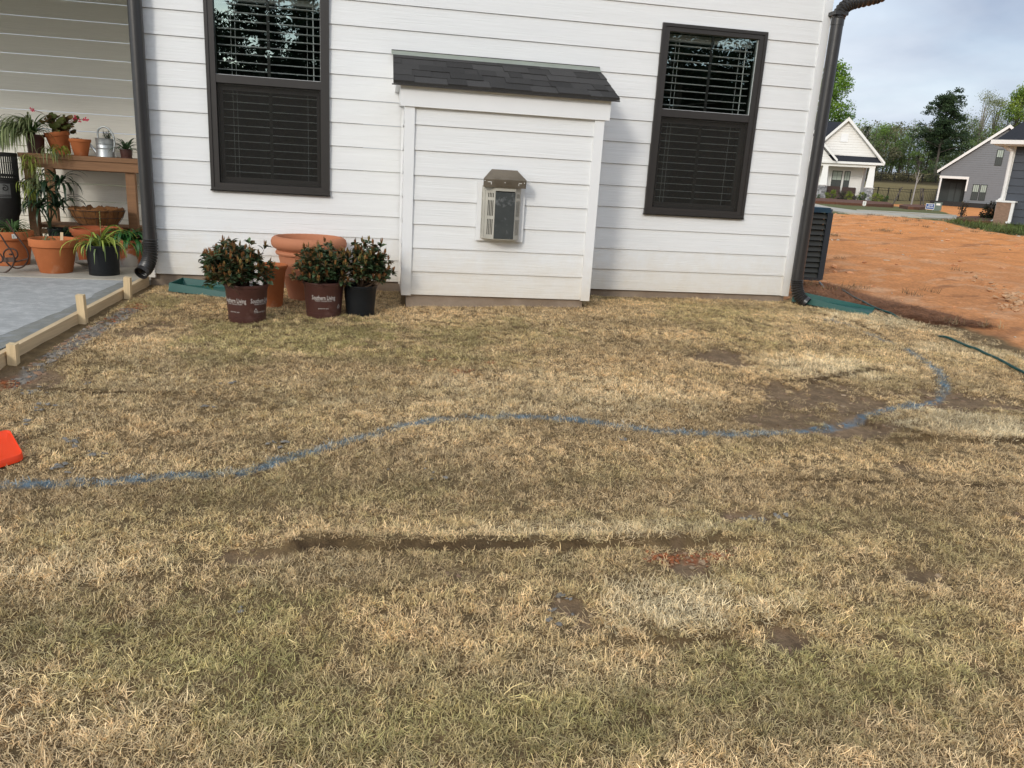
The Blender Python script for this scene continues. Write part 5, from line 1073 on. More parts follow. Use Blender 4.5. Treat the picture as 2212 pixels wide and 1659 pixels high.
# ------------------------------------------------------------------ beyond the building plot
class Frame:
    def __init__(s, O, ang): s.O = np.array(O, float); a = R(ang); s.X = np.array([math.cos(a), math.sin(a), 0]); s.N = np.array([-math.sin(a), math.cos(a), 0])
    def p(s, x, d, z): q = s.O+s.X*x+s.N*d; return (q[0], q[1], z)
    def pix(s, u, v, d=0): r = ray(u, v); t = (s.O+s.N*d-CC)@s.N/(r@s.N); P = CC+r*t; return float((P-s.O)@s.X), float(P[2])
    def box(s, mb, x0, x1, d0, d1, z0, z1, col=(1,1,1)): mb.obox(s.p(x0,d0,z0), s.X*(x1-x0), s.N*(d1-d0), (0,0,z1-z0), col)
    def slab(s, mb, pts, d0, d1, col=(1,1,1)): mb.prism([s.p(x,d0,z) for x, z in pts], s.N*(d1-d0), col)
def C1(x, y): return (1745.5+.1666*x, 207.4+.1666*y)
def C2(x, y): return (1970.1+.1666*x, 241.9+.1666*y)
def part(parent, name, m, f): s = MB(); f(s); return s.build(name, M[m], parent)
def far_window(fr, parent, x0, x1, z0, z1, d, bars=1, trim=.09, trimm='farwhite'):
    w = empty('window'); w.parent = parent
    if trim: part(w, 'trim', trimm, lambda s: [fr.box(s, x0-trim, x0, d-.05, d+.02, z0-trim, z1+trim), fr.box(s, x1, x1+trim, d-.05, d+.02, z0-trim, z1+trim), fr.box(s, x0, x1, d-.05, d+.02, z1, z1+trim), fr.box(s, x0, x1, d-.05, d+.02, z0-trim, z0)])
    t = .055; zm = (z0+z1)/2
    part(w, 'sash', 'sash', lambda s: [fr.box(s, x0, x0+t, d-.035, d+.02, z0, z1), fr.box(s, x1-t, x1, d-.035, d+.02, z0, z1), fr.box(s, x0+t, x1-t, d-.035, d+.02, z0, z0+t), fr.box(s, x0+t, x1-t, d-.035, d+.02, z1-t, z1), fr.box(s, x0+t, x1-t, d-.035, d+.02, zm-t/2, zm+t/2)]+[fr.box(s, x0+t+(x1-x0-2*t)*(i+1)/(bars+1)-.012, x0+t+(x1-x0-2*t)*(i+1)/(bars+1)+.012, d-.028, d+.02, z0+t, z1-t) for i in range(bars)])
    part(w, 'pane', 'farcurtain', lambda s: fr.box(s, x0+t, x1-t, d-.015, d+.01, zm+t/2, z1-t)); part(w, 'pane', 'farglasslow', lambda s: fr.box(s, x0+t, x1-t, d-.015, d+.01, z0+t, zm-t/2))
def far_white():
    fr = Frame((37.12,49.89,.21), -35); g = .15
    e = empty('far_house', (37.12,49.89,0), 'white gabled cottage with a pillared porch far off, just right of the corner downspout', 'house'); inv = Vector((-37.12,-49.89,0))
    P0 = []
    def pt(name, m, f): o = part(e, name, m, f); o.location = inv; return o
    slope = 1.05; pk = (-2.39, 6.10)
    pt('gable_wall', 'farwhite', lambda s: lap_wall(s, fr.O*np.array([1,1,0]), fr.X, -fr.N, [(-5.2,3.05),(.42,3.05),(-2.39,6.12)], .19, 0, d0=.0, d1=.03))
    pt('wall', 'farwhite', lambda s: [lap_wall(s, (fr.O+fr.N*1.8)*np.array([1,1,0]), fr.X, -fr.N, [(-9,.2),(-.86,.2),(-.86,3.0),(-9,3.0)], .19, 0, d0=0, d1=.02), fr.box(s, -.9, -.84, 1.75, 1.9, .2, 3.0), fr.box(s, -9, -.87, 2.0, 9, .2, 3.1)])
    def roof(s):
        fr.slab(s, [(.62,2.98),(-2.39,6.2),(-5.4,2.98),(-5.4,3.12),(-2.39,6.34),(.62,3.12)], -.35, 8)
        # larger roof behind running left
        s.add([fr.p(-2.6,3.6,6.28),fr.p(-14,3.6,6.28),fr.p(-14,-.2,3.1),fr.p(-2.6,-.2,3.1)], [(0,1,2,3)]); s.add([fr.p(-2.6,3.6,6.28),fr.p(-14,3.6,6.28),fr.p(-14,7.6,3.1),fr.p(-2.6,7.6,3.1)], [(3,2,1,0)])
        s.add([fr.p(.45,-.30,3.10),fr.p(-5.3,-.30,3.10),fr.p(-5.0,.02,3.62),fr.p(.0,.02,3.56)], [(0,1,2,3)])
        fr.slab(s, [(-2.72,3.05),(-5.3,5.72),(-7.9,3.05),(-7.9,3.17),(-5.3,5.84),(-2.72,3.17)], -.62, 4)
    pt('roof', 'farroof', roof)
    def rakes(s):
        w = .20
        fr.slab(s, [(.66,2.97),(.66,3.17),(-2.39,6.36),(-2.39,6.08)], -.42, -.34); fr.slab(s, [(-2.39,6.08),(-2.39,6.36),(-5.44,3.17),(-5.44,2.97)], -.42, -.34)
        fr.slab(s, [(-2.70,3.02),(-2.70,3.22),(-5.3,5.88),(-5.3,5.60)], -.70, -.60); fr.slab(s, [(-5.3,5.60),(-5.3,5.88),(-7.9,3.22),(-7.9,3.02)], -.70, -.60)
        fr.box(s, -5.4, .62, -.36, -.20, 2.93, 3.10); fr.box(s, -5.3, .05, -.16, .20, 2.72, 2.93)
    pt('fascia', 'farwhite', rakes)
    pt('soffit', 'farwhite', lambda s: [fr.box(s, -9, .1, .21, 1.78, 2.95, 3.0), fr.slab(s, [(.62,2.90),(-2.39,6.10),(-5.4,2.90),(-5.4,2.97),(-2.39,6.19),(.62,2.97)], -.34, .05)])
    pt('small_gable', 'farwhite', lambda s: lap_wall(s, (fr.O-fr.N*.3)*np.array([1,1,0]), fr.X, -fr.N, [(-7.6,3.05),(-3.0,3.05),(-5.3,5.4)], .19, 0, d0=0, d1=.03))
    pt('gable_vent', 'trim', lambda s: fr.box(s, -2.78, -2.24, -.06, .0, 4.55, 5.15))
    for c in (-.17, -3.52):
        pt('porch_column', 'farwhite', lambda s: s.add([fr.p(c+sx*w,sd_*w,z) for z, w in ((1.27,.28),(2.75,.19)) for sx, sd_ in ((-1,-1),(1,-1),(1,1),(-1,1))], [(0,1,5,4),(1,2,6,5),(2,3,7,6),(3,0,4,7),(4,5,6,7)]))
        def st(s):
            rr = random.Random(int(c*10))
            fr.box(s, c-.33, c+.33, -.33, .33, -.3, 1.2, (.55,.55,.55)); fr.box(s, c-.37, c+.37, -.37, .37, 1.2, 1.27, (2.2,2.1,2.0))
            z = .0
            while z < 1.18:
                hgt = rr.uniform(.07,.13); x = c-.345
                while x < c+.33: w = rr.uniform(.12,.3); g = rr.uniform(.6,1.8); fr.box(s, x, min(x+w,c+.345)-.012, -.35, -.32, z+.006, min(z+hgt,1.19), (g,g,g*1.03)); x += w
                z += hgt
        pt('column_base', 'stone', st)
    for (a, b) in ((300,440),(465,545)):
        x0, z1 = fr.pix(*C1({300:322,465:480}[a], {300:965,465:972}[a]), 1.8); x1, _ = fr.pix(*C1({440:437,545:545}[b], 1100), 1.8)
        x1, _ = fr.pix(*C1({440:455,545:560}[b], 970), 1.8); z0 = .95; n0 = len(bpy.data.objects)
        far_window(fr, e, x0, x1, z0, z1, 1.75, 1, .09)
    for o in list(e.children):
        if o.type == 'EMPTY': o.location = inv
    pt('porch_floor', 'roadc', lambda s: fr.box(s, -9, .2, -.2, 1.75, -.2, .22))
    # wicker seats on the porch
    b = Frame(fr.p(-2.6,.9,0), -35); o = empty('wicker_bench', (0,0,0), 'brown wicker porch seat behind the shrubs of the white cottage', 'bench')
    part(o, 'backrest', 'stain', lambda s: [b.slab(s, [(-.95,.75),(.30,.75),(.30,1.12),(.22,1.22),(-.90,1.22),(-.97,1.14)], .3, .42), b.slab(s, [(.42,.75),(1.45,.75),(1.47,1.12),(1.40,1.20),(.50,1.20),(.42,1.12)], .3, .42)])
    part(o, 'seat', 'stain', lambda s: b.box(s, -.95, 1.45, -.35, .3, .22, .74))
    o = empty('wicker_chair', (0,0,0), 'brown wicker chair at the left pillar of the white cottage porch', 'chair'); b = Frame(fr.p(-4.45,.9,0), -35)
    part(o, 'backrest', 'stain', lambda s: b.slab(s, [(-.4,.75),(.42,.75),(.42,1.12),(.32,1.22),(-.33,1.22),(-.42,1.12)], .3, .42)); part(o, 'seat', 'stain', lambda s: b.box(s, -.4, .42, -.3, .3, .22, .74))
far_white()
def far_grey():
    fr = Frame((45.99,53.71,.57), -40); e = empty('far_house', (0,0,0), 'grey house with one long white-trimmed roof slope and screened porch, behind the dark house', 'house'); O0 = fr.O*np.array([1,1,0])
    zl = 3.02; pkz = 6.55
    part(e, 'wall', 'greysid', lambda s: [lap_wall(s, O0, fr.X, -fr.N, [(-.25,.3),(7.5,.3),(7.5,3.6),(3.92,6.45),(-.25,2.93)], .17, 0, holes=[(-.2,1.78,.2,2.44)], d0=0, d1=.03), fr.box(s, -.25, -.2, .02, 6, 2.5, 2.9), fr.box(s, 1.80, 7.5, .05, 9, .3, 3.4)])
    part(e, 'roof', 'farroof', lambda s: fr.slab(s, [(-.5,2.95),(3.95,6.70),(8.,3.2),(8.,3.05),(3.95,6.52),(-.5,2.80)], -.28, 9))
    part(e, 'fascia', 'farwhite', lambda s: [fr.slab(s, [(-.5,2.78),(-.52,3.0),(3.95,6.74),(3.95,6.48)], -.34, -.27), fr.slab(s, [(3.95,6.48),(3.95,6.74),(8.,3.22),(8.,2.98)], -.34, -.27)])
    part(e, 'porch_beam', 'farwhite', lambda s: fr.box(s, -.28, 1.88, -.06, .10, 2.40, 2.60))
    for x, z in ((-.19,.3),(1.76,1.45)): part(e, 'porch_post', 'farwhite', lambda s: fr.box(s, x, x+.12, -.06, .10, z, 2.40))
    part(e, 'screen_wall', 'sash', lambda s: [fr.box(s, -.2, 1.8, 2.2, 2.3, .3, 2.6), fr.box(s, 1.78, 1.85, .1, 2.2, .3, 2.5)])
    part(e, 'porch_door', 'farglasslow', lambda s: [fr.box(s, .55, .95, 2.1, 2.19, .5, 2.1), fr.box(s, 1.05, 1.45, 2.1, 2.19, .5, 2.1)])
    part(e, 'porch_floor', 'blackiron', lambda s: fr.box(s, -.6, 6.5, -.5, 2.1, -.3, .56))
    for (x0,x1,z0,z1) in ((2.27,2.76,.78,2.06),(2.82,3.30,.78,2.06),(3.45,3.95,3.58,4.84)): far_window(fr, e, x0, x1, z0, z1, -.02, 2, 0)
far_grey()
def far_navy():
    fr = Frame((20.41,17.01,.2), -52); e = empty('far_house', (0,0,0), 'dark slate blue house with white gutter and brick pier at the right edge', 'house'); O0 = fr.O*np.array([1,1,0])
    part(e, 'wall', 'navysid', lambda s: [lap_wall(s, O0, fr.X, -fr.N, [(.02,.2),(5,.2),(5,2.75),(.02,2.75)], .246, .2, d0=0, d1=.03), lap_wall(s, O0, -fr.N, -fr.X, [(-7,.2),(.0,.2),(0,2.75),(-7,2.75)], .246, .2, d0=0, d1=.03)])
    part(e, 'corner_trim', 'farwhite', lambda s: fr.box(s, -.05, .03, -.05, .05, .9, 2.72))
    part(e, 'roof', 'farroof', lambda s: s.add([fr.p(-.5,-.5,2.84),fr.p(6,-.5,2.84),fr.p(6,7.5,2.84),fr.p(-.5,7.5,2.84),fr.p(2.9,3.5,6.8),fr.p(3.2,3.5,6.8)], [(0,1,5,4),(1,2,5),(2,3,4,5),(3,0,4),(3,2,1,0)]))
    part(e, 'gutter', 'farwhite', lambda s: [fr.box(s, -.62, 6.1, -.64, -.50, 2.70, 2.83), fr.box(s, -.62, -.50, -.5, 7.6, 2.70, 2.83), fr.box(s, -.5, 6, -.5, -.02, 2.66, 2.70), fr.box(s, -.5, -.02, -.02, 7.5, 2.66, 2.70)])
    d = -.12
    def ds(s):
        Q = [fr.pix(*C2(*p), d) for p in [(1222,420),(1225,460),(1300,505),(1290,560),(1180,1090),(1135,1140),(1105,1260),(1085,1370),(1060,1415),(1030,1430)]]
        s.tube(smooth_path([fr.p(x,d,z) for x, z in Q], 3), .062, 10)
    part(e, 'downspout', 'farwhite', ds)
    part(e, 'brick_pier', 'brick', lambda s: fr.box(s, -.13, .30, -.35, .0, .0, .88)); part(e, 'pier_cap', 'farwhite', lambda s: fr.box(s, -.16, .40, -.38, .0, .88, .94))
    part(e, 'pier_downspout', 'farwhite', lambda s: [fr.box(s, .30, .39, -.36, -.27, .26, .88), fr.box(s, .26, .39, -.42, -.33, .22, .28)])
far_navy()

def sheet(name, top, bot, m, dz, kind='structure', n=14):
    A = [WG(*p) for p in top]; B = [WG(*p) for p in bot]
    def res(P): P = [p[:2] for p in P]; L = [0]; [L.append(L[-1]+np.linalg.norm(b-a)) for a, b in zip(P[:-1],P[1:])]; t = np.linspace(0,L[-1],n); return np.stack([np.interp(t,L,[p[i] for p in P]) for i in (0,1)],1)
    A, B = res(A), res(B); V = []; k = 4
    for a, b in zip(A, B):
        for j in range(k): q = a+(b-a)*j/(k-1); V.append((q[0],q[1],float(base_h(q[0],q[1]))+dz))
    F = [(i*k+j,i*k+j+1,(i+1)*k+j+1,(i+1)*k+j) for i in range(n-1) for j in range(k-1)]
    n0 = len(V); ring_ = [i*k for i in range(n)]+[(n-1)*k+j for j in range(1,k)]+[i*k+k-1 for i in range(n-2,-1,-1)]+[j for j in range(k-2,0,-1)]
    for i in ring_: V.append((V[i][0],V[i][1],V[i][2]-.6))
    r_n = len(ring_); F += [(ring_[i],ring_[(i+1)%r_n],n0+(i+1)%r_n,n0+i) for i in range(r_n)]
    s = MB(); s.add(V, F); o = s.build(name, M[m]); return tag(o, kind=kind)
sheet('driveway', [(1700,436),(1755,441),(1790,449),(1850,457),(1987,466),(2075,470)], [(1700,452),(1790,456),(1830,463),(1900,466),(1987,472),(2078,476)], 'roadc', .05)
sheet('verge', [(1880,457),(1987,463.6),(2062,467.4)], [(1890,461),(1987,468.5),(2066,472)], 'vergeg', .16) if 0 else None
sheet('curb', [(1850,456.2),(1920,459.5),(1987,463.0),(2066,468)], [(1850,457.6),(1920,461),(1987,464.6),(2066,469.6)], 'roadc', .07)
sheet('mulch_bed', [(1740,430),(1800,432),(1870,437),(1920,440)], [(1740,437),(1800,443),(1870,446.5),(1922,446.5),(1945,444)], 'mulch', .12) if 0 else None
M['mulchm'] = mat('far mulch', (.13,.055,.03), .95, var=.3, scale=6, bump=.02)
sheet('mulch_bed', [(1740,430),(1800,433),(1870,437),(1915,440)], [(1740,437),(1800,441.5),(1870,445.5),(1930,446.5)], 'mulchm', .13)
sheet('mulch_bed', [(1942,447.6),(1960,446.4),(1985,446.6),(2000,448.6)], [(1942,449),(1962,453),(1985,454),(2000,452)], 'mulchm', .15)
sheet('mulch_bed', [(2065,475),(2100,473),(2150,474),(2160,478)], [(2066,479),(2100,484),(2140,486),(2162,484)], 'mulchm', .12)

def far_fence(pts, hgt, label, drop=0):
    e = empty('metal_fence', (0,0,0), label, 'fence'); P = [AT(*p) for p in pts]
    for p in P: part(e, 'post', 'blackiron', lambda s: s.obox((p[0]-.035,p[1]-.035,p[2]-.4), (.07,0,0), (0,.07,0), (0,0,hgt+.4)))
    def rails(s):
        for a, b in zip(P[:-1], P[1:]):
            d = b-a
            for z in (hgt-.08, hgt-.28, .12): s.obox(a+np.array([0,0,z]), d, (.03,.03,0), (0,0,.035))
            n = int(np.linalg.norm(d)/.12)
            for k in range(1, n): q = a+d*k/n; s.obox(q+np.array([0,0,.1]), (.016,0,0), (0,.016,0), (0,0,hgt-.12))
    part(e, 'rail_panel', 'blackiron', rails)
far_fence([(*C1(740,1340),68),(*C1(885,1352),68),(*C1(1020,1362),68),(*C1(1160,1372),68),(*C1(1310,1384),68),(*C2(120,1168),68),(*C2(295,1172),67.5)], 1.15, 'black metal fence with fine pickets, the lower one nearest the orange clay')
far_fence([(*C1(560,1105),85),(*C1(740,1122),85),(*C1(930,1137),85),(*C1(1105,1152),85),(*C1(1280,1167),85),(*C2(115,975),85),(*C2(285,992),85),(*C2(450,1005),85),(*C2(700,1020),85)], 1.38, 'black metal fence higher up the slope at the foot of the wood')

def leafcloud(V, F, C, cen, rad, n, size, col, rn, flat=1., cvar=.35, thick=None):
    k = n; u = rn.randn(k,3); u /= np.linalg.norm(u,axis=1)[:,None]; r = rn.rand(k)**(1/2.2); p = np.array(cen)+u*r[:,None]*np.array(rad)
    a = rn.randn(k,3); a /= np.linalg.norm(a,axis=1)[:,None]; b = np.cross(a, rn.randn(k,3)); b /= np.linalg.norm(b,axis=1)[:,None]; s = size*(.6+.8*rn.rand(k))[:,None]
    q = np.stack([p-a*s*.5, p-b*s*.28, p+a*s*.5, p+b*s*.28],1).reshape(-1,3); o = sum(len(x) for x in V); V.append(q); F.append(np.arange(4*k).reshape(-1,4)+o)
    c = np.array(col)*(1-cvar+2*cvar*rn.rand(k))[:,None]; C.append(np.repeat(c,4,axis=0))
def tree(u, vt, t, wpx, kind, label, seed, cols, dens=1., vb=None, name='tree', group=None, ground=None, trunkc=None):
    """crown outline from where the tree stands: top height and width measured at its distance"""
    top = AT(u, vt, t); x, y = top[0], top[1]; g = float(base_h(x, y))-.3 if ground is None else ground; H = top[2]-g; W = wpx*t/FPX/2; rn = np.random.RandomState(seed)
    e = empty(name, (x,y,g), label, 'tree', group); V, F, C = [], [], []; tr = MB(); lean = rn.randn(2)*.02*H
    if kind == 'pine':
        tr.tube([(0,0,0),(lean[0]*.5,lean[1]*.5,H*.5),(lean[0],lean[1],H*.97)], [H*.016,H*.011,H*.003], 8)
        z = H*.34
        while z < H*.97:
            f = (H-z)/(H*.66); R0 = W*(.22+.95*f**.75)*(.75+.4*rn.rand()); nb = rn.randint(3,6)
            for k in range(nb):
                a = rn.rand()*6.283; L = R0*(.6+.5*rn.rand()); tip = np.array([L*math.cos(a), L*math.sin(a), z+L*.22+.1*rn.randn()]); st = np.array([lean[0]*z/H,lean[1]*z/H,z]); tr.tube([st,(st+tip)/2+np.array([0,0,.05*L]),tip], [H*.004,H*.003,H*.001], 5)
                for j in range(5):
                    q = st+(tip-st)*(.3+.17*j)+rn.randn(3)*.12*W; leafcloud(V,F,C,q,(W*.20,W*.20,W*.10),int(42*dens),H*.020,cols[0] if rn.rand()<.6 else cols[1],rn)
            z += H*.045*(.7+.6*rn.rand())
    elif kind == 'bare':
        def br(p, d, L, r, lv):
            q = p+d*L; tr.tube([p,(p+q)/2+rn.randn(3)*L*.05,q],[r,r*.8,r*.6],5)
            if lv == 0:
                if dens > 0: leafcloud(V,F,C,q,(W*.14,W*.14,W*.12),int(12*dens),H*.018,cols[0],rn)
                return
            for k in range(rn.randint(3,5)):
                dd = d+rn.randn(3)*.42+np.array([0,0,.18]); dd /= np.linalg.norm(dd); br(p+(q-p)*(.45+.55*rn.rand()), dd, L*(.58+.2*rn.rand()), r*.55, lv-1)
        br(np.zeros(3), np.array([lean[0]/H,lean[1]/H,1.]), H*.38, H*.010, 4)
    else:
        tr.tube([(0,0,0),(lean[0]*.5,lean[1]*.5,H*.4),(lean[0],lean[1],H*.85)], [H*.02,H*.013,H*.004], 8); lo = .30 if vb is None else vb
        for k in range(int(62*max(dens,.6))):
            a = rn.rand()*6.283; zz = rn.rand(); f = math.sin(math.pi*min(1,(zz*.86+.14)))**.6; rr = W*f*rn.rand()**.45*(1+.2*math.sin(3*a+seed)); q = np.array([rr*math.cos(a)+lean[0], rr*math.sin(a)+lean[1], H*(lo+(1-lo)*zz*.93)])
            if k % 2 == 0: tr.tube([(lean[0]*.4,lean[1]*.4,H*(lo*.6+.5*zz*(1-lo))), tuple(q*np.array([.6,.6,.9])), tuple(q)], [H*.006,H*.003,H*.001], 5)
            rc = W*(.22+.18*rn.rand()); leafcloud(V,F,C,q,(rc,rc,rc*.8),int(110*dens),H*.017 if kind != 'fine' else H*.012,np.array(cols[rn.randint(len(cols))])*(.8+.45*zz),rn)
    if trunkc is None: tr.build('trunk', M['bark'], e)
    else: tr.build('trunk', M[trunkc], e)
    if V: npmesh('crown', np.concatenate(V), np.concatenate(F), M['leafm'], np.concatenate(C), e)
    return e
M['palebark'] = mat('pale bark', (.30,.27,.24), .9, var=.2, scale=9)
BG = [(.16,.26,.03),(.11,.20,.025)]; MG = [(.17,.26,.065),(.13,.20,.06)]; DG = [(.035,.062,.026),(.05,.08,.03)]; OL = [(.20,.21,.09),(.16,.18,.07)]; YG = [(.20,.26,.04),(.12,.19,.03)]
WG_ = 'trees at the edge of the wood'
def far_trees():
    tree(1800,128,78,118,'round','tall bright green tree rising behind the white cottage, beside the corner downspout',1,BG,1.6,vb=.2)
    tree(1862,252,82,60,'bare','bare pale twiggy tree just right of the bright green tree',2,[(.2,.22,.12)],.4,trunkc='palebark')
    tree(1872,272,86,34,'pine','small dark conifer tight behind the white cottage gable',3,DG,1.,group=WG_)
    tree(1907,262,95,82,'round','rounded fresh green tree in the wood, the first full crown right of the cottage gable',4,MG+BG,1.1,vb=.15,group=WG_)
    tree(1937,252,97,46,'bare','thin bare treetop between the rounded fresh green tree and the next crown',5,[(.15,.2,.08)],.25,group=WG_)
    tree(1958,288,94,62,'round','low dull green tree in the wood under the thin bare treetops',6,MG,1.,vb=.1,group=WG_)
    tree(1984,244,98,56,'bare','tall bare grey tree left of the big dark pine',7,[(.18,.22,.12)],.35,trunkc='palebark',group=WG_)
    tree(1996,300,90,52,'round','bushy mid green tree just left of the big dark pine',8,MG+DG,1.,vb=.05,group=WG_)
    tree(2053,201,88,112,'pine','big dark pine standing clear against the sky above the fences',9,DG,1.5)
    tree(2030,345,86,60,'round','dark low evergreen under the big pine',10,DG+MG,1.,vb=.02,group=WG_)
    tree(2098,238,98,60,'bare','greyish half bare tree just right of the big dark pine',11,[(.14,.17,.08)],.6,group=WG_)
    tree(2132,196,99,120,'fine','tall airy olive tree with thin foliage behind the grey house roof',12,OL,1.,vb=.3,trunkc='palebark')
    tree(2165,205,104,80,'fine','pale olive treetop between the airy olive tree and the yellow green crown',13,OL,.8,vb=.3)
    tree(2212,176,92,110,'round','large yellow green tree at the right edge behind the dark house roof',14,YG,1.3,vb=.2)
    tree(2105,300,92,80,'round','shadowy green tree above the left end of the grey roof slope',15,DG+MG,1.,vb=.05,group=WG_)
    tree(2075,330,84,50,'round','short dark tree left of the grey roof slope',16,DG,1.,vb=.02,group=WG_)
    tree(2290,190,95,120,'round','yellow green tree just outside the right edge',17,YG,1.,vb=.2)
    # the wood itself: one dim mass of understory and trunks behind the fences
    rn = np.random.RandomState(8); V, F, C = [], [], []; tr = MB()
    for k in range(420):
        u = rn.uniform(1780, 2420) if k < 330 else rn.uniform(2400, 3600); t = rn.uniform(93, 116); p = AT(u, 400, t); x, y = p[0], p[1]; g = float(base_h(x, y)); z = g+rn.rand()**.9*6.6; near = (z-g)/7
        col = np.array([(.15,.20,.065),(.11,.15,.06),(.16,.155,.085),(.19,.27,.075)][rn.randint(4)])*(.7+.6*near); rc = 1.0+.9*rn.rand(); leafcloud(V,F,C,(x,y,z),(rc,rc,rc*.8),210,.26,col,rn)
    for k in range(60):
        u = rn.uniform(1790, 2300); t = rn.uniform(92, 108); p = AT(u, 400, t); g = float(base_h(p[0],p[1])); h = 3+3.5*rn.rand(); tr.tube([(p[0],p[1],g-.2),(p[0]+.2*rn.randn(),p[1],g+h*.5),(p[0]+.4*rn.randn(),p[1],g+h)], [.11,.08,.02], 5, tuple([.5+.9*rn.rand()]*3))
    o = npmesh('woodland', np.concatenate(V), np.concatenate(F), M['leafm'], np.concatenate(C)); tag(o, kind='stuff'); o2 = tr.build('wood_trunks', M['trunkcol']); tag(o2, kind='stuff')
    # brush and tall dead grass on the slope
    V, F, C = [], [], []
    for k in range(160):
        u = rn.uniform(1840, 2300); t = rn.uniform(86.5, 92); p = AT(u, 395, t); g = float(base_h(p[0],p[1])); leafcloud(V,F,C,(p[0],p[1],g+.35),(.8,.8,.45),60,.2,(.23,.20,.10) if rn.rand() < .6 else (.10,.09,.04),rn)
    o = npmesh('brush', np.concatenate(V), np.concatenate(F), M['leafm'], np.concatenate(C)); tag(o, kind='stuff')
M['trunkcol'] = mat('wood trunks', (.10,.085,.07), .95, usecol=True)
far_trees()
def mirror_wood():
    """the pines across the garden, behind the camera: the windows mirror them"""
    rn = np.random.RandomState(12); V, F, C = [], [], []; tr = MB()
    def pine(x, y, H, W):
        tr.tube([(x,y,-.7),(x+.2*rn.randn(),y,H*.5),(x+.3*rn.randn(),y,H*.97)], [.20,.15,.04], 8); z = H*.30
        while z < H:
            f = (H-z)/(H*.7); R0 = W*(.35+.8*min(f,.8)**.7)
            for k in range(4):
                a = rn.rand()*6.283; L = R0*(.5+.6*rn.rand()); tip = np.array([x+L*math.cos(a), y+L*math.sin(a), z+L*.25]); st = np.array([x,y,z]); tr.tube([st,tip],[.05,.015],5)
                for j in range(4): q = st+(tip-st)*(.4+.2*j)+rn.randn(3)*.25; leafcloud(V,F,C,q,(.5,.5,.26),80,.13,(.018,.032,.012),rn)
            z += .55*(.7+.6*rn.rand())
    for (x,H,W) in [(-11,6.2,2.4),(-8.2,7.4,2.2),(-6.2,5.0,2.0),(-4.6,7.8,1.7),(-3.2,6.4,1.5),(-1.6,5.9,1.6),(1.5,7.2,2.4),(4.2,6.2,2.2),(6.6,7.4,2.6),(8.9,8.0,2.6),(11.3,8.2,2.8),(13.4,6.8,2.2),(15.8,8.4,2.8),(18.5,7.4,2.6),(21,7.8,2.6)]: pine(x, -26+rn.randn()*1.2, H*1.04, W)
    for k in range(300): x = rn.uniform(-20,30); leafcloud(V,F,C,(x,-30+rn.randn(),-.6+3*rn.rand()),(1.5,1.,1.2),90,.6,(.014,.022,.010),rn)
    for k in range(640): x = rn.uniform(-20,30); leafcloud(V,F,C,(x,-29+rn.randn(),-.6+(4.6 if x < 3 else 6.3)*rn.rand()),(1.3,1.,1.),70,.42,(.014,.022,.010),rn)
    o = npmesh('pine_belt', np.concatenate(V), np.concatenate(F), M['leafm'], np.concatenate(C)); tag(o, kind='stuff'); o = tr.build('pine_trunks', M['bark']); tag(o, kind='stuff')
mirror_wood()
def bush(u, v, t, wpx, hpx, col, label, seed, dens=1., name='shrub', twigs=False):
    p = WG(u, v); x, y = p[0], p[1]; g = float(base_h(x, y)); d = np.linalg.norm(p-CC); s = d*.93/FPX; W, H = wpx*s/2, hpx*s; rn = np.random.RandomState(seed); e = empty(name, (x,y,g), label, 'shrub'); V, F, C = [], [], []; st = MB()
    for k in range(26):
        a = rn.rand()*6.283; z = rn.rand(); r = W*math.sqrt(rn.rand())*(.95 if z < .6 else .7); q = np.array([r*math.cos(a), r*math.sin(a), H*(.12+.8*z)]); leafcloud(V,F,C,q,(W*.3,W*.3,H*.17),int(45*dens),H*.085,np.array(col[rn.randint(len(col))])*(.8+.4*z),rn); st.tube([(0,0,0),q*np.array([.4,.4,.6]),q],[.012,.008,.004],5)
    st.build('branches', M['bark'], e); npmesh('foliage', np.concatenate(V), np.concatenate(F), M['leafm'], np.concatenate(C), e)
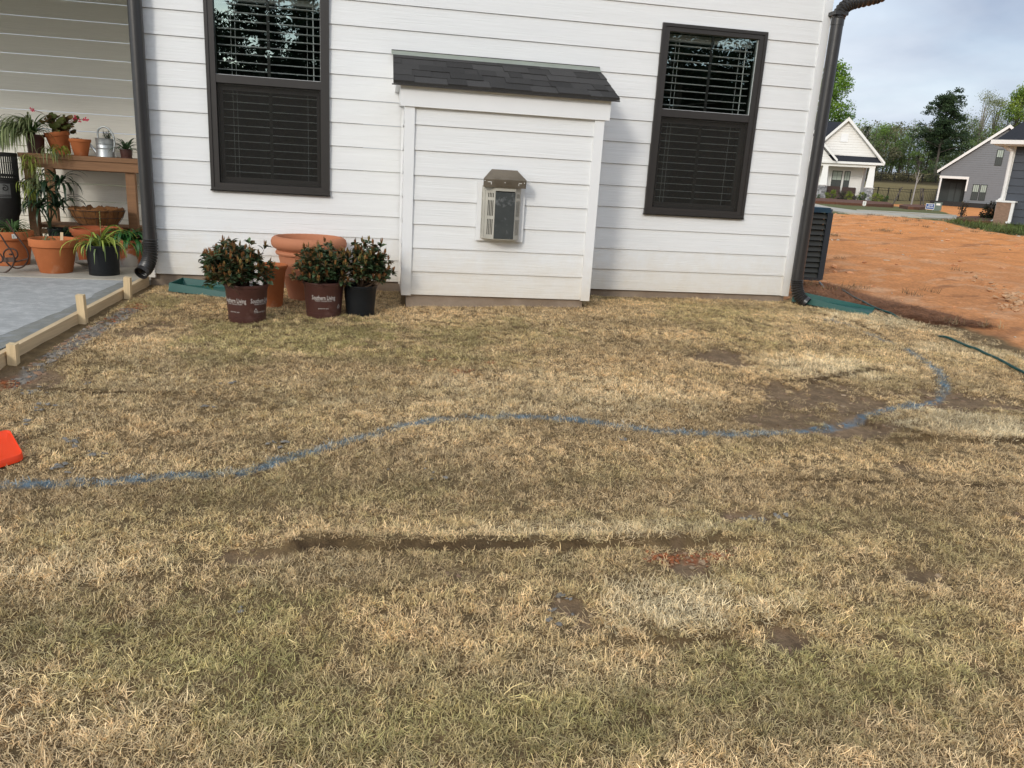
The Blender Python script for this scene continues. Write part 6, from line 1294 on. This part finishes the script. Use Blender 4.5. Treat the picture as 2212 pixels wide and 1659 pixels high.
def far_small():
    YB = [(.22,.25,.04),(.12,.17,.03)]; DB = [(.045,.05,.03),(.06,.055,.035)]; GB_ = [(.05,.10,.025),(.04,.075,.02)]
    bush(*C1(290,1352),0,26,22,YB,'yellow-green shrub beside the left stone pillar base of the white cottage',1); bush(*C1(425,1365),0,22,20,DB,'dull dark shrub, second from the left before the white cottage porch',2)
    bush(*C1(525,1362),0,24,20,YB,'yellow-green shrub in the middle of the white cottage porch bed',3); bush(*C1(600,1360),0,14,12,DB,'small dark shrub below the porch window of the white cottage',4)
    bush(*C1(690,1372),0,20,20,YB+GB_,'green shrub just left of the right stone pillar base',5); bush(*C1(875,1390),0,24,20,YB,'yellow-green shrub right of the right stone pillar base',6); bush(*C1(975,1392),0,20,17,GB_,'dark green round shrub at the right end of the cottage bed',7)
    bush(*C1(105,1350),0,14,12,GB_,'small green shrub at the far left of the cottage bed, against the downspout',8)
    bush(*C2(630,1382),0,24,32,[(.075,.05,.035),(.10,.075,.04)],'thin brownish sapling-like shrub before the orange clay, left of the dark house',9,.28)
    bush(*C2(980,1418),0,34,38,[(.055,.045,.028),(.04,.05,.022)],'dense dark brown-green shrub at the corner of the dark slate house',10,1.3)
    # yard signs and utility box
    def at_ground(c): p = WG(*c); return p, float(base_h(p[0],p[1])), np.linalg.norm(p-CC)*.95/FPX
    p, g, s = at_ground(C1(725,1432)); fr = Frame((p[0],p[1],g), -33); e = empty('yard_sign', (0,0,0), 'small white sign standing on the grass before the white cottage', 'sign')
    w, h = 38*.1666*s/2, 62*.1666*s; part(e, 'sign_panel', 'white', lambda m: fr.box(m, -w, w, -.02, .02, g+.05, g+h)); part(e, 'print', 'greysid', lambda m: [fr.box(m, -w*.5, w*.45, -.025, -.02, g+h*(.35+.17*i), g+h*(.43+.17*i)) for i in range(3)])
    part(e, 'stake', 'galv', lambda m: fr.box(m, -.02, .02, -.01, .01, g-.2, g+.1))
    p, g, s = at_ground(C2(222,1285)); fr = Frame((p[0],p[1],g), -36); e = empty('yard_sign', (0,0,0), 'blue yard sign with two lines of white lettering and a white border', 'sign')
    k = .1666*s; w = 46*k; z0, z1 = g+20*k, g+88*k
    part(e, 'sign_panel', 'white', lambda m: fr.box(m, -w, w, -.02, .02, z0, z1)); part(e, 'blue_face', 'blue', lambda m: fr.box(m, -w*.9, w*.9, -.026, -.02, z0+6*k, z1-6*k))
    def txt(m):
        rr = random.Random(4)
        for (zz, a, b) in ((z0+50*k-8*k, -.5, .5), (z0+20*k, -.72, .72)):
            x = a*w
            while x < b*w: q = rr.uniform(2.5,5)*k; m and fr.box(m, x, x+q, -.031, -.026, zz+rr.uniform(0,2)*k, zz+rr.uniform(10,14)*k); x += q+1.8*k
    part(e, 'lettering', 'white', txt); part(e, 'leg', 'galv', lambda m: fr.box(m, -w*.7, -w*.66, -.01, .01, g-.2, z0)); part(e, 'leg', 'galv', lambda m: fr.box(m, w*.66, w*.7, -.01, .01, g-.2, z0))
    p, g, s = at_ground(C2(322,1282)); fr = Frame((p[0],p[1],g), -36); e = empty('utility_box', (0,0,0), 'grey-green utility box with a pale label beside the blue sign', 'utility box'); k = .1666*s
    part(e, 'cabinet', 'utilg', lambda m: [fr.box(m, -40*k, 42*k, 0, 60*k, g-.1, g+92*k), fr.box(m, -43*k, 45*k, -.02, 63*k, g+92*k, g+98*k)]); part(e, 'label_plate', 'white', lambda m: fr.box(m, -20*k, 24*k, -.012, -.002, g+62*k, g+86*k))
    p, g, s = at_ground(C1(1330,1440)); top = C1(1445,960); e = empty('young_tree', (p[0],p[1],g), 'newly planted thin leafless tree held by stakes on a mulch ring', 'tree')
    t = np.linalg.norm(p-CC); q = AT(*top, float((p-CC)@CM[:,1]))-np.array([p[0],p[1],g]); part(e, 'trunk', 'palebark', lambda m: [m.tube([(0,0,-.1),tuple(q*.5),tuple(q)],[.05,.04,.015],6), m.tube([tuple(q*.6),tuple(q*.85+np.array([.25,0,.1]))],[.02,.008],5), m.tube([tuple(q*.7),tuple(q*.95+np.array([-.25,0,0]))],[.02,.008],5)])
    for dx, dy in ((-1.1,.3),(.25,-.9),(1.0,.4)): part(e, 'stake', 'bark', lambda m: m.tube([(dx,dy,-.1),(dx*.62,dy*.62,1.15)],[.04,.04],6))
    # low black silt fence before the grey house
    P = [WG(*c) for c in [C1(1130,1388),C1(1452,1393),C2(60,1176),C2(200,1160),C2(330,1150)]]; 
M['blue'] = mat('blue sign face', (.02,.07,.26), .5); M['utilg'] = mat('utility green-grey', (.13,.17,.14), .6)
far_small()
